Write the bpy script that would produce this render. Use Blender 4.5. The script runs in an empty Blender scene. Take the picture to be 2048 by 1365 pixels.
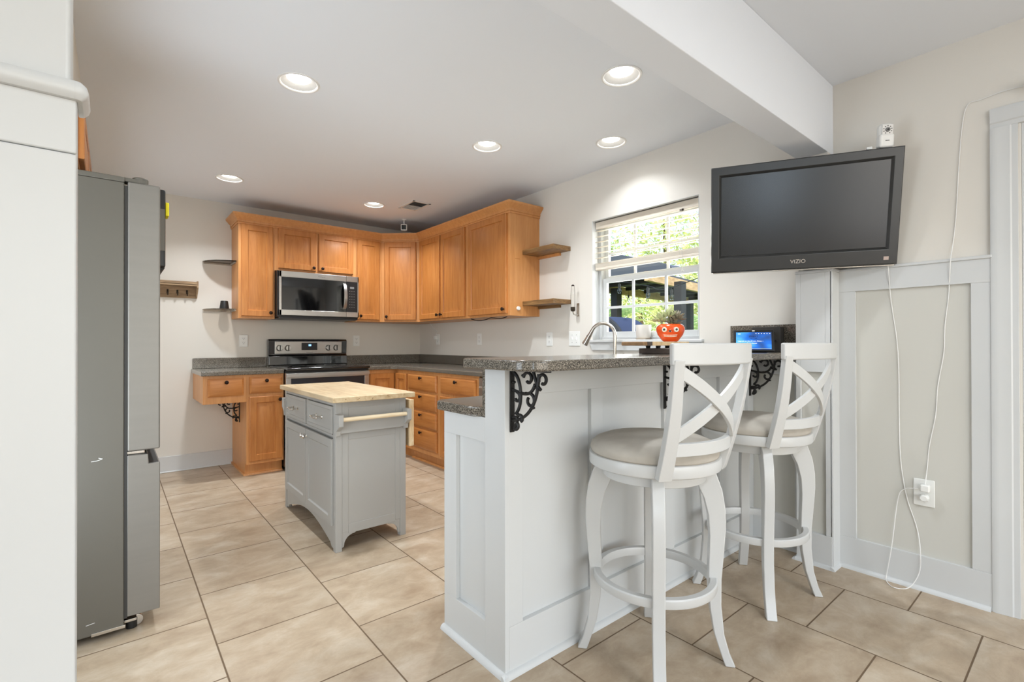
import bpy, bmesh, math, random
from math import sin, cos, pi, radians as R
from mathutils import Vector, Matrix

S = bpy.context.scene
C = S.collection
random.seed(7)

# ------------------------------------------------------------------ camera, world, light, exposure
def make_camera():
    yaw, pitch, roll = 0.689335385, 0.00421084110, -0.00184099921
    f = 969.486178
    F = Vector((sin(yaw) * cos(pitch), cos(yaw) * cos(pitch), sin(pitch)))
    r = Vector((cos(yaw), -sin(yaw), 0))
    u = r.cross(F)
    r2 = r * cos(roll) + u * sin(roll)
    u2 = u * cos(roll) - r * sin(roll)
    cd = bpy.data.cameras.new('camera')
    cd.sensor_fit = 'HORIZONTAL'
    cd.sensor_width = 36.0
    cd.lens = f * 36.0 / 2048.0
    cd.clip_start = 0.02
    co = bpy.data.objects.new('camera', cd)
    m = Matrix((r2, u2, -F)).transposed().to_4x4()
    m.translation = Vector((0, 0, 1.125))
    co.matrix_world = m
    C.objects.link(co)
    S.camera = co
make_camera()

S.view_settings.view_transform = 'Standard'
S.view_settings.look = 'None'
S.view_settings.gamma = 1.0
S.view_settings.exposure = 0.50
S.view_settings.use_curve_mapping = False

W = bpy.data.worlds.new('sky'); S.world = W
W.use_nodes = True
wn = W.node_tree.nodes; wl = W.node_tree.links
bgn = wn['Background']
skyt = wn.new('ShaderNodeTexSky')
skyt.sky_type = 'NISHITA'
skyt.sun_disc = False
skyt.sun_elevation = R(48); skyt.sun_rotation = R(200)
skyt.air_density = 1.2; skyt.dust_density = 2.0; skyt.ozone_density = 1.0
wl.new(skyt.outputs[0], bgn.inputs[0])
bgn.inputs[1].default_value = 0.34

sd = bpy.data.lights.new('sun', 'SUN'); sd.energy = 4.6; sd.angle = R(1.0); sd.color = (1, .95, .86)
so = bpy.data.objects.new('sun', sd); C.objects.link(so)
so.rotation_euler = Vector((0.62, 0.30, -0.72)).to_track_quat('-Z', 'Y').to_euler()

def area(name, loc, direction, sx, sy, power, color=(1, 1, 1), spread=180):
    d = bpy.data.lights.new(name, 'AREA'); d.shape = 'RECTANGLE'; d.size = sx; d.size_y = sy
    d.energy = power; d.color = color; d.spread = R(spread)
    o = bpy.data.objects.new(name, d); C.objects.link(o); o.location = loc
    o.rotation_euler = Vector(direction).to_track_quat('-Z', 'Y').to_euler()
    return o
# daylight coming in through the dining room's windows (behind and to the left of the camera), plus added fill lights
area('daylight_rear_window', (0.4, -3.42, 1.35), (0.05, 1, 0.10), 4.2, 1.9, 40, (.93, .96, 1.0))
area('dining_fill', (1.2, -0.9, 2.40), (0, 0, -1), .5, .5, 19, (.84, .92, 1.0))  # added overhead fill without a fixture, brightens the near floor and stools
area('daylight_corner_window', (-3.375, -3.44, 1.18), (0.0, 1, 0.0), .62, 1.42, 16, (.66, .83, 1.0))
area('kitchen_side_fill', (-0.80, 1.68, 1.05), (.9, 0.6, 0.55), 1.2, 1.7, 22, (.80, .90, 1.0))  # added fill light, hidden behind the wall stub, lifts kitchen and ceiling
area('kitchen_back_fill', (-0.80, 4.15, 1.1), (.9, -0.35, 0.15), 1.0, 1.9, 11, (.84, .92, 1.0))  # added fill light, hidden by the refrigerator, for the back of the kitchen
area('daylight_kitchen_window', (3.12, 2.04, 1.60), (-1, 0, -0.1), 0.9, 0.85, 13, (1.0, .97, .93))

# ------------------------------------------------------------------ materials
MATS = {}
def newmat(name):
    m = bpy.data.materials.new(name); m.use_nodes = True
    MATS[name] = m
    nt = m.node_tree
    return m, nt.nodes, nt.links, nt.nodes['Principled BSDF']

def srgb(r, g, b):
    def l(c):
        c /= 255.0
        return c / 12.92 if c <= .04045 else ((c + .055) / 1.055) ** 2.4
    return (l(r), l(g), l(b), 1)

def plain(name, col, rough=.5, metal=0.0, spec=.5, coat=0.0, noise=0.0, scale=30, bump=0.0, bscale=200, aniso=None):
    m, n, l, p = newmat(name)
    p.inputs['Base Color'].default_value = col
    p.inputs['Roughness'].default_value = rough
    p.inputs['Metallic'].default_value = metal
    p.inputs['Specular IOR Level'].default_value = spec
    p.inputs['Coat Weight'].default_value = coat
    if noise or bump:
        tc = n.new('ShaderNodeTexCoord')
        mp = n.new('ShaderNodeMapping'); l.new(tc.outputs['Object'], mp.inputs[0])
        if aniso: mp.inputs['Scale'].default_value = aniso
    if noise:
        t = n.new('ShaderNodeTexNoise'); t.inputs['Scale'].default_value = scale; t.inputs['Detail'].default_value = 4
        l.new(mp.outputs[0], t.inputs['Vector'])
        mx = n.new('ShaderNodeMix'); mx.data_type = 'RGBA'
        c = col
        mx.inputs['A'].default_value = tuple([max(0, x * (1 - noise)) for x in c[:3]] + [1])
        mx.inputs['B'].default_value = tuple([min(1, x * (1 + noise)) for x in c[:3]] + [1])
        l.new(t.outputs[0], mx.inputs['Factor']); l.new(mx.outputs['Result'], p.inputs['Base Color'])
    if bump:
        t2 = n.new('ShaderNodeTexNoise'); t2.inputs['Scale'].default_value = bscale; t2.inputs['Detail'].default_value = 2
        l.new(mp.outputs[0], t2.inputs['Vector'])
        b = n.new('ShaderNodeBump'); b.inputs['Strength'].default_value = bump; b.inputs['Distance'].default_value = .002
        l.new(t2.outputs[0], b.inputs['Height']); l.new(b.outputs[0], p.inputs['Normal'])
    return m

def wood(name, c0, c1, c2, stretch=(14, 14, 1.2), rough=.42, coat=.12, blot=2.0):
    m, n, l, p = newmat(name)
    tc = n.new('ShaderNodeTexCoord'); mp = n.new('ShaderNodeMapping'); mp.inputs['Scale'].default_value = stretch
    oi = n.new('ShaderNodeObjectInfo')
    l.new(tc.outputs['Object'], mp.inputs[0]); 
    cx = n.new('ShaderNodeCombineXYZ'); ml = n.new('ShaderNodeMath'); ml.operation = 'MULTIPLY'; ml.inputs[1].default_value = 37.0
    l.new(oi.outputs['Random'], ml.inputs[0]); l.new(ml.outputs[0], cx.inputs[0]); l.new(ml.outputs[0], cx.inputs[2])
    l.new(cx.outputs[0], mp.inputs['Location'])
    t = n.new('ShaderNodeTexNoise'); t.inputs['Scale'].default_value = 3.0; t.inputs['Detail'].default_value = 8; t.inputs['Roughness'].default_value = .62
    t.inputs['Distortion'].default_value = .6
    l.new(mp.outputs[0], t.inputs['Vector'])
    cr = n.new('ShaderNodeValToRGB')
    cr.color_ramp.elements[0].position = .28; cr.color_ramp.elements[0].color = c0
    cr.color_ramp.elements[1].position = .75; cr.color_ramp.elements[1].color = c2
    e = cr.color_ramp.elements.new(.5); e.color = c1
    l.new(t.outputs[0], cr.inputs[0])
    t2 = n.new('ShaderNodeTexNoise'); t2.inputs['Scale'].default_value = blot; t2.inputs['Detail'].default_value = 3
    l.new(tc.outputs['Object'], t2.inputs['Vector'])
    hs = n.new('ShaderNodeHueSaturation')
    mr = n.new('ShaderNodeMapRange'); mr.inputs['To Min'].default_value = .82; mr.inputs['To Max'].default_value = 1.18
    l.new(t2.outputs[0], mr.inputs[0]); l.new(mr.outputs[0], hs.inputs['Value']); l.new(cr.outputs[0], hs.inputs['Color'])
    l.new(hs.outputs[0], p.inputs['Base Color'])
    p.inputs['Roughness'].default_value = rough; p.inputs['Coat Weight'].default_value = coat; p.inputs['Coat Roughness'].default_value = .25
    return m

MAPLE = (srgb(170, 104, 46), srgb(186, 119, 58), srgb(197, 133, 71))
wood('maple', *MAPLE)
wood('maple_horizontal', *MAPLE, stretch=(1.2, 1.2, 16))
wood('maple_side', srgb(196, 132, 74), srgb(206, 144, 85), srgb(216, 156, 97))
wood('walnut_plank', srgb(88, 62, 36), srgb(128, 94, 54), srgb(160, 124, 76), stretch=(9, 1.5, 20), rough=.5, coat=.1, blot=9)
wood('rustic_wood', srgb(122, 98, 72), srgb(164, 136, 104), srgb(190, 164, 130), stretch=(2, 10, 16), rough=.65, coat=0)
wood('butcher_block', srgb(176, 146, 106), srgb(202, 178, 140), srgb(214, 196, 162), stretch=(12, 1.4, 12), rough=.45, coat=.1, blot=5)
wood('leaf_block', srgb(186, 150, 104), srgb(220, 190, 146), srgb(238, 216, 178), stretch=(10, 10, 3), rough=.5, coat=.05, blot=8)
wood('birch', srgb(226, 200, 160), srgb(238, 218, 182), srgb(246, 230, 200), stretch=(1.5, 20, 20), rough=.45, coat=.1)
wood('pergola_wood', srgb(140, 112, 80), srgb(180, 150, 112), srgb(206, 178, 140), stretch=(1, 8, 8), rough=.8, coat=0)

plain('wall_paint', srgb(226, 221, 212), .75, spec=.3, bump=.06, bscale=260)
plain('ceiling_paint', srgb(236, 239, 243), .85, spec=.2, bump=.05, bscale=260)
plain('trim_white', srgb(210, 211, 210), .38, spec=.5)
plain('panel_grey_paint', srgb(208, 206, 198), .6, spec=.4)
plain('stool_white', srgb(205, 205, 203), .32, spec=.5, coat=.1)
plain('cart_grey', srgb(168, 166, 161), .42, spec=.5)
plain('black_iron', srgb(38, 37, 36), .5, .4, bump=.3, bscale=150)
plain('bronze_knob', srgb(44, 30, 24), .35, .7)
plain('nickel', srgb(205, 200, 192), .22, 1.0)
plain('steel', srgb(196, 194, 190), .3, 1.0, noise=.10, scale=5, aniso=(1, 1, 40))
plain('faucet_steel', srgb(196, 188, 178), .22, 1.0)
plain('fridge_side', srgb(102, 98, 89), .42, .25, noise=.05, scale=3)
plain('fridge_door', srgb(132, 128, 121), .42, .45, noise=.05, scale=4, aniso=(1, 1, 12))
plain('gasket', srgb(52, 50, 47), .6)
plain('black_plastic', srgb(26, 26, 27), .35)
plain('tv_bezel', srgb(44, 44, 43), .28, spec=.6)
plain('tv_recess', srgb(22, 23, 24), .3)
plain('tv_screen', srgb(20, 21, 22), .22, spec=.8)
plain('black_glass', srgb(8, 8, 9), .06, spec=.8, coat=.6)
plain('oven_glass', srgb(42, 44, 50), .12, spec=.6)
plain('white_plastic', srgb(240, 240, 236), .35)
plain('outlet_slot', srgb(70, 68, 64), .6)
plain('grey_mark', srgb(120, 120, 118), .5)
plain('white_metal', srgb(232, 230, 226), .4)
plain('baffle_grey', srgb(170, 168, 164), .6)
plain('vent_dark', srgb(92, 92, 92), .6)
plain('blind_white', srgb(228, 218, 202), .5)
plain('cord', srgb(214, 210, 202), .6)
plain('white_cord', srgb(236, 235, 232), .5)
plain('yellow_foam', srgb(236, 222, 30), .7)
plain('pot_white', srgb(236, 230, 222), .35, noise=.10, scale=18)
plain('saucer', srgb(200, 186, 168), .5)
plain('orange_glaze', srgb(232, 84, 24), .18, coat=.5)
plain('eye_white', srgb(238, 232, 214), .4)
plain('face_black', srgb(22, 20, 26), .4)
plain('leaf_succulent', srgb(194, 200, 156), .6, noise=.3, scale=30)
plain('leaf_dusky', srgb(146, 138, 116), .6, noise=.3, scale=30)
plain('soil', srgb(70, 52, 38), .9)
plain('end_grain', srgb(150, 116, 80), .5, noise=.45, scale=60)
plain('dark_board', srgb(84, 72, 64), .55, noise=.25, scale=50)
plain('seat_fabric', srgb(190, 183, 172), .9, spec=.1, noise=.22, scale=14, bump=.5, bscale=900)
plain('seat_piping', srgb(170, 160, 146), .9)
plain('hook_metal', srgb(70, 62, 52), .4, .8)
plain('cup_black', srgb(30, 29, 28), .45)
plain('grill_cover', srgb(30, 42, 72), .85, noise=.35, scale=20, aniso=(1, 1, 12))
plain('grill_trim', srgb(20, 24, 34), .7)
plain('pergola_dark', srgb(30, 29, 31), .7)
plain('pergola_roof_metal', srgb(64, 68, 78), .6)
plain('bark', srgb(96, 80, 62), .9, noise=.3, scale=8)
plain('ground_green', srgb(110, 130, 70), .95, noise=.3, scale=2)
plain('sticker', srgb(190, 170, 160), .5)
plain('siding', srgb(210, 206, 198), .8)

def leafmat(name, a, b):
    m, n, l, p = newmat(name)
    oi = n.new('ShaderNodeNewGeometry')
    mx = n.new('ShaderNodeMix'); mx.data_type = 'RGBA'
    mx.inputs['A'].default_value = a; mx.inputs['B'].default_value = b
    l.new(oi.outputs['Random Per Island'], mx.inputs['Factor']); l.new(mx.outputs['Result'], p.inputs['Base Color'])
    p.inputs['Roughness'].default_value = .6
    p.inputs['Subsurface Weight'].default_value = 0
    tr = n.new('ShaderNodeBsdfTranslucent'); l.new(mx.outputs['Result'], tr.inputs[0])
    ms = n.new('ShaderNodeMixShader'); ms.inputs[0].default_value = .4
    out = n['Material Output']
    l.new(p.outputs[0], ms.inputs[1]); l.new(tr.outputs[0], ms.inputs[2]); l.new(ms.outputs[0], out.inputs[0])
leafmat('foliage_bright', srgb(176, 196, 104), srgb(232, 226, 170))
leafmat('foliage_mid', srgb(120, 160, 90), srgb(204, 214, 150))
leafmat('foliage_blue', srgb(70, 120, 92), srgb(130, 170, 120))
leafmat('palm_green', srgb(130, 166, 110), srgb(190, 206, 150))

def granite(name, dark, mid, light, rough=.14, scale=330):
    m, n, l, p = newmat(name)
    tc = n.new('ShaderNodeTexCoord')
    t = n.new('ShaderNodeTexNoise'); t.inputs['Scale'].default_value = scale; t.inputs['Detail'].default_value = 2; t.inputs['Roughness'].default_value = .7
    l.new(tc.outputs['Object'], t.inputs['Vector'])
    cr = n.new('ShaderNodeValToRGB')
    el = cr.color_ramp.elements
    el[0].position = .40; el[0].color = dark; el[1].position = .64; el[1].color = light
    e = el.new(.50); e.color = mid
    l.new(t.outputs[0], cr.inputs[0]); l.new(cr.outputs[0], p.inputs['Base Color'])
    p.inputs['Roughness'].default_value = rough
    p.inputs['Specular IOR Level'].default_value = .6
    return m
granite('granite', srgb(50, 46, 41), srgb(96, 89, 79), srgb(164, 155, 141))

def clear(name, tint=(1, 1, 1, 1), ior=1.45, rough=.0):
    m, n, l, p = newmat(name)
    n.remove(p)
    tr = n.new('ShaderNodeBsdfTransparent'); tr.inputs[0].default_value = tint
    gl = n.new('ShaderNodeBsdfGlossy'); gl.inputs['Roughness'].default_value = rough
    fr = n.new('ShaderNodeFresnel'); fr.inputs[0].default_value = ior
    mx = n.new('ShaderNodeMixShader')
    l.new(fr.outputs[0], mx.inputs[0]); l.new(tr.outputs[0], mx.inputs[1]); l.new(gl.outputs[0], mx.inputs[2])
    l.new(mx.outputs[0], n['Material Output'].inputs[0])
    return m
clear('window_glass', (.97, .99, .98, 1), 1.18)
clear('smoked_glass', (.82, .76, .70, 1))
clear('tube_glass', (.985, .985, .98, 1), 1.2)
clear('bulb_glass', (.85, .88, .9, 1))

def emit(name, col, strength):
    m, n, l, p = newmat(name)
    p.inputs['Base Color'].default_value = (0, 0, 0, 1)
    p.inputs['Emission Color'].default_value = col
    p.inputs['Emission Strength'].default_value = strength
    return m
emit('lamp_lens', (1, .97, .92, 1), 14.0)
emit('led_blue', srgb(120, 170, 255), 2.0)
emit('led_white', (1, 1, 1, 1), 1.2)
emit('led_navy', srgb(10, 40, 120), .5)
emit('led_yellow', srgb(220, 220, 120), .9)

def screen_mat():
    m, n, l, p = newmat('display_screen')
    tc = n.new('ShaderNodeTexCoord')
    sx = n.new('ShaderNodeSeparateXYZ'); l.new(tc.outputs['Generated'], sx.inputs[0])
    gr = n.new('ShaderNodeTexNoise'); gr.inputs['Scale'].default_value = 1.3; l.new(tc.outputs['Generated'], gr.inputs['Vector'])
    cr = n.new('ShaderNodeValToRGB'); e = cr.color_ramp.elements
    e[0].position = .3; e[0].color = srgb(40, 60, 90); e[1].position = .7; e[1].color = srgb(90, 190, 240)
    k = e.new(.5); k.color = srgb(20, 110, 220)
    l.new(gr.outputs[0], cr.inputs[0])
    p.inputs['Base Color'].default_value = (0.01, .01, .01, 1)
    l.new(cr.outputs[0], p.inputs['Emission Color']); p.inputs['Emission Strength'].default_value = .9
    p.inputs['Roughness'].default_value = .15
screen_mat()

def tile_mat():
    m, n, l, p = newmat('floor_tile')
    geo = n.new('ShaderNodeNewGeometry')
    sp = n.new('ShaderNodeSeparateXYZ'); l.new(geo.outputs['Position'], sp.inputs[0])
    def M(op, a, b=None):
        x = n.new('ShaderNodeMath'); x.operation = op
        for i, v in enumerate((a, b)):
            if v is None: continue
            if isinstance(v, (int, float)): x.inputs[i].default_value = v
            else: l.new(v, x.inputs[i])
        return x.outputs[0]
    T = .4540
    u = M('DIVIDE', M('SUBTRACT', sp.outputs[0], .3024 - 20 * T), T)
    col = M('FLOOR', u)
    par = M('MODULO', col, 2.0)                       # columns 20,22.. (even) carry the half offset
    off = M('MULTIPLY', M('SUBTRACT', 1.0, par), .5)
    v = M('ADD', M('DIVIDE', M('SUBTRACT', sp.outputs[1], 1.878 - 20 * .4535), .4535), off)
    row = M('FLOOR', v)
    fu = M('SUBTRACT', u, col); fv = M('SUBTRACT', v, row)
    du = M('MINIMUM', fu, M('SUBTRACT', 1.0, fu)); dv = M('MINIMUM', fv, M('SUBTRACT', 1.0, fv))
    d = M('MINIMUM', du, dv)
    g = n.new('ShaderNodeMapRange'); g.inputs['From Min'].default_value = .0046; g.inputs['From Max'].default_value = .0075
    l.new(d, g.inputs[0])                              # 0 = grout, 1 = tile
    cid = n.new('ShaderNodeCombineXYZ'); l.new(col, cid.inputs[0]); l.new(row, cid.inputs[1])
    wn_ = n.new('ShaderNodeTexWhiteNoise'); l.new(cid.outputs[0], wn_.inputs['Vector'])
    addv = n.new('ShaderNodeVectorMath'); addv.operation = 'MULTIPLY_ADD'
    l.new(wn_.outputs['Color'], addv.inputs[0]); addv.inputs[1].default_value = (9, 9, 9); l.new(geo.outputs['Position'], addv.inputs[2])
    mp = n.new('ShaderNodeMapping'); mp.inputs['Scale'].default_value = (1.0, 1.5, 1.0); mp.inputs['Rotation'].default_value = (0, 0, R(8))
    l.new(addv.outputs[0], mp.inputs[0])
    t = n.new('ShaderNodeTexNoise'); t.inputs['Scale'].default_value = 5.5; t.inputs['Detail'].default_value = 12; t.inputs['Roughness'].default_value = .66; t.inputs['Distortion'].default_value = .35
    l.new(mp.outputs[0], t.inputs['Vector'])
    cr = n.new('ShaderNodeValToRGB'); e = cr.color_ramp.elements
    e[0].position = .30; e[0].color = srgb(157, 136, 112); e[1].position = .72; e[1].color = srgb(196, 182, 162)
    k = e.new(.5); k.color = srgb(176, 157, 133)
    l.new(t.outputs[0], cr.inputs[0])
    t3 = n.new('ShaderNodeTexNoise'); t3.inputs['Scale'].default_value = 16; t3.inputs['Detail'].default_value = 8; t3.inputs['Roughness'].default_value = .7; t3.inputs['Distortion'].default_value = 1.6
    l.new(mp.outputs[0], t3.inputs['Vector'])
    hs = n.new('ShaderNodeHueSaturation')
    mr = n.new('ShaderNodeMapRange'); mr.inputs['To Min'].default_value = .90; mr.inputs['To Max'].default_value = 1.10
    l.new(t3.outputs[0], mr.inputs[0])
    mr2 = n.new('ShaderNodeMapRange'); mr2.inputs['To Min'].default_value = .95; mr2.inputs['To Max'].default_value = 1.05
    l.new(wn_.outputs['Value'], mr2.inputs[0])
    l.new(M('MULTIPLY', mr.outputs[0], mr2.outputs[0]), hs.inputs['Value']); l.new(cr.outputs[0], hs.inputs['Color'])
    mx = n.new('ShaderNodeMix'); mx.data_type = 'RGBA'
    mx.inputs['A'].default_value = srgb(104, 84, 62); l.new(hs.outputs[0], mx.inputs['B']); l.new(g.outputs[0], mx.inputs['Factor'])
    l.new(mx.outputs['Result'], p.inputs['Base Color'])
    rr = n.new('ShaderNodeMapRange'); rr.inputs['To Min'].default_value = .8; rr.inputs['To Max'].default_value = .36
    l.new(g.outputs[0], rr.inputs[0]); l.new(rr.outputs[0], p.inputs['Roughness'])
    b = n.new('ShaderNodeBump'); b.inputs['Strength'].default_value = .5; b.inputs['Distance'].default_value = .002
    hh = M('ADD', g.outputs[0], M('MULTIPLY', t3.outputs[0], .15))
    l.new(hh, b.inputs['Height']); l.new(b.outputs[0], p.inputs['Normal'])
tile_mat()

# ------------------------------------------------------------------ helpers
ORG = {}
def tag(o, label=None, cat=None, group=None, kind=None):
    if label: o['label'] = label
    if cat: o['category'] = cat
    if group: o['group'] = group
    if kind: o['kind'] = kind
    return o

def thing(name, label, cat, loc, group=None, rz=0):
    o = bpy.data.objects.new(name, None); C.objects.link(o)
    o.empty_display_size = .05
    o.location = loc; o.rotation_euler = (0, 0, rz)
    ORG[o.name] = Vector(loc)
    return tag(o, label, cat, group)

class MB:
    def __init__(s): s.bm = bmesh.new()
    def box(s, x0, x1, y0, y1, z0, z1):
        c = ((x0 + x1) / 2, (y0 + y1) / 2, (z0 + z1) / 2)
        m = Matrix.Translation(c) @ Matrix.Diagonal((abs(x1 - x0), abs(y1 - y0), abs(z1 - z0), 1))
        bmesh.ops.create_cube(s.bm, size=1, matrix=m); return s
    def obox(s, c, ax, ay, az, sx, sy, sz):
        m = Matrix((Vector(ax).normalized() * sx, Vector(ay).normalized() * sy, Vector(az).normalized() * sz)).transposed().to_4x4()
        m.translation = Vector(c)
        bmesh.ops.create_cube(s.bm, size=1, matrix=m); return s
    def cyl(s, a, b, r0, r1=None, seg=24, caps=True):
        a = Vector(a); b = Vector(b); r1 = r0 if r1 is None else r1
        d = b - a
        m = Matrix.Translation((a + b) / 2) @ d.to_track_quat('Z', 'Y').to_matrix().to_4x4()
        bmesh.ops.create_cone(s.bm, cap_ends=caps, cap_tris=False, segments=seg, radius1=r0, radius2=r1, depth=d.length, matrix=m); return s
    def ball(s, c, r, sc=(1, 1, 1), seg=16):
        m = Matrix.Translation(c) @ Matrix.Diagonal((sc[0], sc[1], sc[2], 1))
        bmesh.ops.create_uvsphere(s.bm, u_segments=seg, v_segments=max(6, seg // 2), radius=r, matrix=m); return s
    def lathe(s, c, prof, seg=40, axis='Z'):
        c = Vector(c); rings = []
        for r, z in prof:
            ring = []
            if r < 1e-6:
                p = Vector((0, 0, z)); rings.append([s.bm.verts.new(c + s._ax(p, axis))]); continue
            for i in range(seg):
                a = 2 * pi * i / seg
                ring.append(s.bm.verts.new(c + s._ax(Vector((r * cos(a), r * sin(a), z)), axis)))
            rings.append(ring)
        for A, B in zip(rings, rings[1:]):
            for i in range(seg):
                j = (i + 1) % seg
                if len(A) == 1 and len(B) == 1: continue
                if len(A) == 1: f = [A[0], B[i], B[j]]
                elif len(B) == 1: f = [A[i], A[j], B[0]]
                else: f = [A[i], A[j], B[j], B[i]]
                try: s.bm.faces.new(f)
                except ValueError: pass
        return s
    @staticmethod
    def _ax(p, axis):
        if axis == 'Z': return p
        if axis == 'Y': return Vector((p.x, p.z, -p.y))
        return Vector((p.z, p.x, p.y))
    def tube(s, pts, r, seg=8, closed=False, caps=True):
        pts = [Vector(p) for p in pts]; n = len(pts); rings = []
        rr = r if hasattr(r, '__len__') else [r] * n
        t0 = None; nrm = None
        for i, p in enumerate(pts):
            if closed: t = (pts[(i + 1) % n] - pts[i - 1])
            else: t = pts[min(i + 1, n - 1)] - pts[max(i - 1, 0)]
            t.normalize()
            if nrm is None:
                nrm = t.orthogonal().normalized()
            else:
                nrm = (nrm - t * nrm.dot(t))
                nrm = nrm.normalized() if nrm.length > 1e-6 else t.orthogonal().normalized()
            b = t.cross(nrm)
            rings.append([s.bm.verts.new(p + (nrm * cos(2 * pi * k / seg) + b * sin(2 * pi * k / seg)) * rr[i]) for k in range(seg)])
        m = n if closed else n - 1
        for i in range(m):
            A = rings[i]; B = rings[(i + 1) % n]
            for k in range(seg):
                s.bm.faces.new([A[k], A[(k + 1) % seg], B[(k + 1) % seg], B[k]])
        if not closed and caps:
            s.bm.faces.new(rings[0][::-1]); s.bm.faces.new(rings[-1])
        return s
    def sweep(s, pts, wdir, w, h, taper=None, closed=False):
        """rectangular bar: wdir(i) gives the width direction, h across it"""
        pts = [Vector(p) for p in pts]; n = len(pts); rings = []
        for i, p in enumerate(pts):
            if closed: t = pts[(i + 1) % n] - pts[i - 1]
            else: t = pts[min(i + 1, n - 1)] - pts[max(i - 1, 0)]
            t.normalize()
            wd = Vector(wdir(i) if callable(wdir) else wdir)
            wd = (wd - t * wd.dot(t)).normalized(); hd = t.cross(wd)
            k = 1 if taper is None else taper(i / (n - 1))
            a = wd * w * k / 2; b = hd * h / 2
            rings.append([s.bm.verts.new(p + q) for q in (-a - b, a - b, a + b, -a + b)])
        m = n if closed else n - 1
        for i in range(m):
            A = rings[i]; B = rings[(i + 1) % n]
            for k in range(4): s.bm.faces.new([A[k], A[(k + 1) % 4], B[(k + 1) % 4], B[k]])
        if not closed:
            s.bm.faces.new(rings[0][::-1]); s.bm.faces.new(rings[-1])
        return s
    def prism(s, poly, o, u, v, n, d):
        """poly (a,b) in plane o + a*u + b*v, extruded by d along n"""
        o = Vector(o); u = Vector(u); v = Vector(v); n = Vector(n)
        A = [s.bm.verts.new(o + u * a + v * b) for a, b in poly]
        B = [s.bm.verts.new(o + u * a + v * b + n * d) for a, b in poly]
        s.bm.faces.new(A); s.bm.faces.new(B[::-1])
        k = len(poly)
        for i in range(k): s.bm.faces.new([A[i], B[i], B[(i + 1) % k], A[(i + 1) % k]])
        return s
    def slab(s, o, u, v, n, w, h, rings, back=0.0):
        """moulded panel in local frame; rings = [(inset, height)...] from the back edge inwards"""
        o = Vector(o); u = Vector(u); v = Vector(v); n = Vector(n)
        R_ = []
        for ins, ht in [(0, back)] + rings:
            R_.append([s.bm.verts.new(o + u * a + v * b + n * ht) for a, b in ((ins, ins), (w - ins, ins), (w - ins, h - ins), (ins, h - ins))])
        for A, B in zip(R_, R_[1:]):
            for k in range(4): s.bm.faces.new([A[k], A[(k + 1) % 4], B[(k + 1) % 4], B[k]])
        s.bm.faces.new(R_[-1]); s.bm.faces.new(R_[0][::-1])
        return s
    def rot(s, ang, c=(0, 0, 0), axis='Z'):
        bmesh.ops.rotate(s.bm, verts=s.bm.verts, cent=c, matrix=Matrix.Rotation(ang, 3, axis)); return s
    def xf(s, m):
        bmesh.ops.transform(s.bm, matrix=m, verts=s.bm.verts); return s
    def build(s, name, mat, parent=None, bevel=0.0, smooth=True, seg=2, ang=35, local=False, loc=None):
        bm = s.bm
        bmesh.ops.recalc_face_normals(bm, faces=bm.faces)
        if parent is not None:
            org = ORG.get(parent.name, Vector((0, 0, 0)))
        else:
            if loc is None:
                xs = [v.co.x for v in bm.verts]; ys = [v.co.y for v in bm.verts]; zs = [v.co.z for v in bm.verts]
                org = Vector(((min(xs) + max(xs)) / 2, (min(ys) + max(ys)) / 2, min(zs)))
            else: org = Vector(loc)
        if not local:
            bmesh.ops.translate(bm, verts=bm.verts, vec=-org)
        me = bpy.data.meshes.new(name); bm.to_mesh(me); bm.free()
        me.materials.append(MATS[mat] if isinstance(mat, str) else mat)
        if smooth:
            for p in me.polygons: p.use_smooth = True
            me.set_sharp_from_angle(angle=R(ang))
        o = bpy.data.objects.new(name, me); C.objects.link(o)
        if parent is not None:
            o.parent = parent
            ORG[o.name] = org
        else:
            o.location = org; ORG[o.name] = org
        if bevel:
            md = o.modifiers.new('bevel', 'BEVEL'); md.width = bevel; md.segments = seg; md.limit_method = 'ANGLE'; md.angle_limit = R(40)
            md.harden_normals = True
        return o

def struct(mb, name, mat, **k):
    o = mb.build(name, mat, **k); o['kind'] = 'structure'; return o

def text(name, body, size, mat, parent, origin, u, v, n, depth=.0006, align='CENTER'):
    """flat lettering set in the plane (u right, v up, n out) at a world origin"""
    cu = bpy.data.curves.new(name, 'FONT'); cu.body = body; cu.size = size; cu.extrude = depth
    cu.align_x = align; cu.align_y = 'CENTER'; cu.resolution_u = 3
    tmp = bpy.data.objects.new(name + '_tmp', cu); C.objects.link(tmp)
    bpy.context.view_layer.update()
    me = bpy.data.meshes.new_from_object(tmp.evaluated_get(bpy.context.evaluated_depsgraph_get()))
    bpy.data.objects.remove(tmp)
    m = Matrix((Vector(u).normalized(), Vector(v).normalized(), Vector(n).normalized())).transposed().to_4x4()
    m.translation = Vector(origin) - ORG[parent.name]
    me.transform(m)
    me.name = name; me.materials.clear(); me.materials.append(MATS[mat])
    o = bpy.data.objects.new(name, me); C.objects.link(o); o.parent = parent; ORG[o.name] = ORG[parent.name]
    return o

def copy_tree(o, parent=None):
    c = o.copy(); C.objects.link(c); c.parent = parent
    for ch in list(o.children): copy_tree(ch, c)
    return c

X = Vector((1, 0, 0)); Y = Vector((0, 1, 0)); Z = Vector((0, 0, 1))
CEIL = 2.44; WX = 2.85; BY = 5.198

# ------------------------------------------------------------------ room shell
struct(MB().box(-4.0, 3.0, -3.6, 5.35, -.10, 0), 'floor', 'floor_tile', smooth=False)

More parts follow.
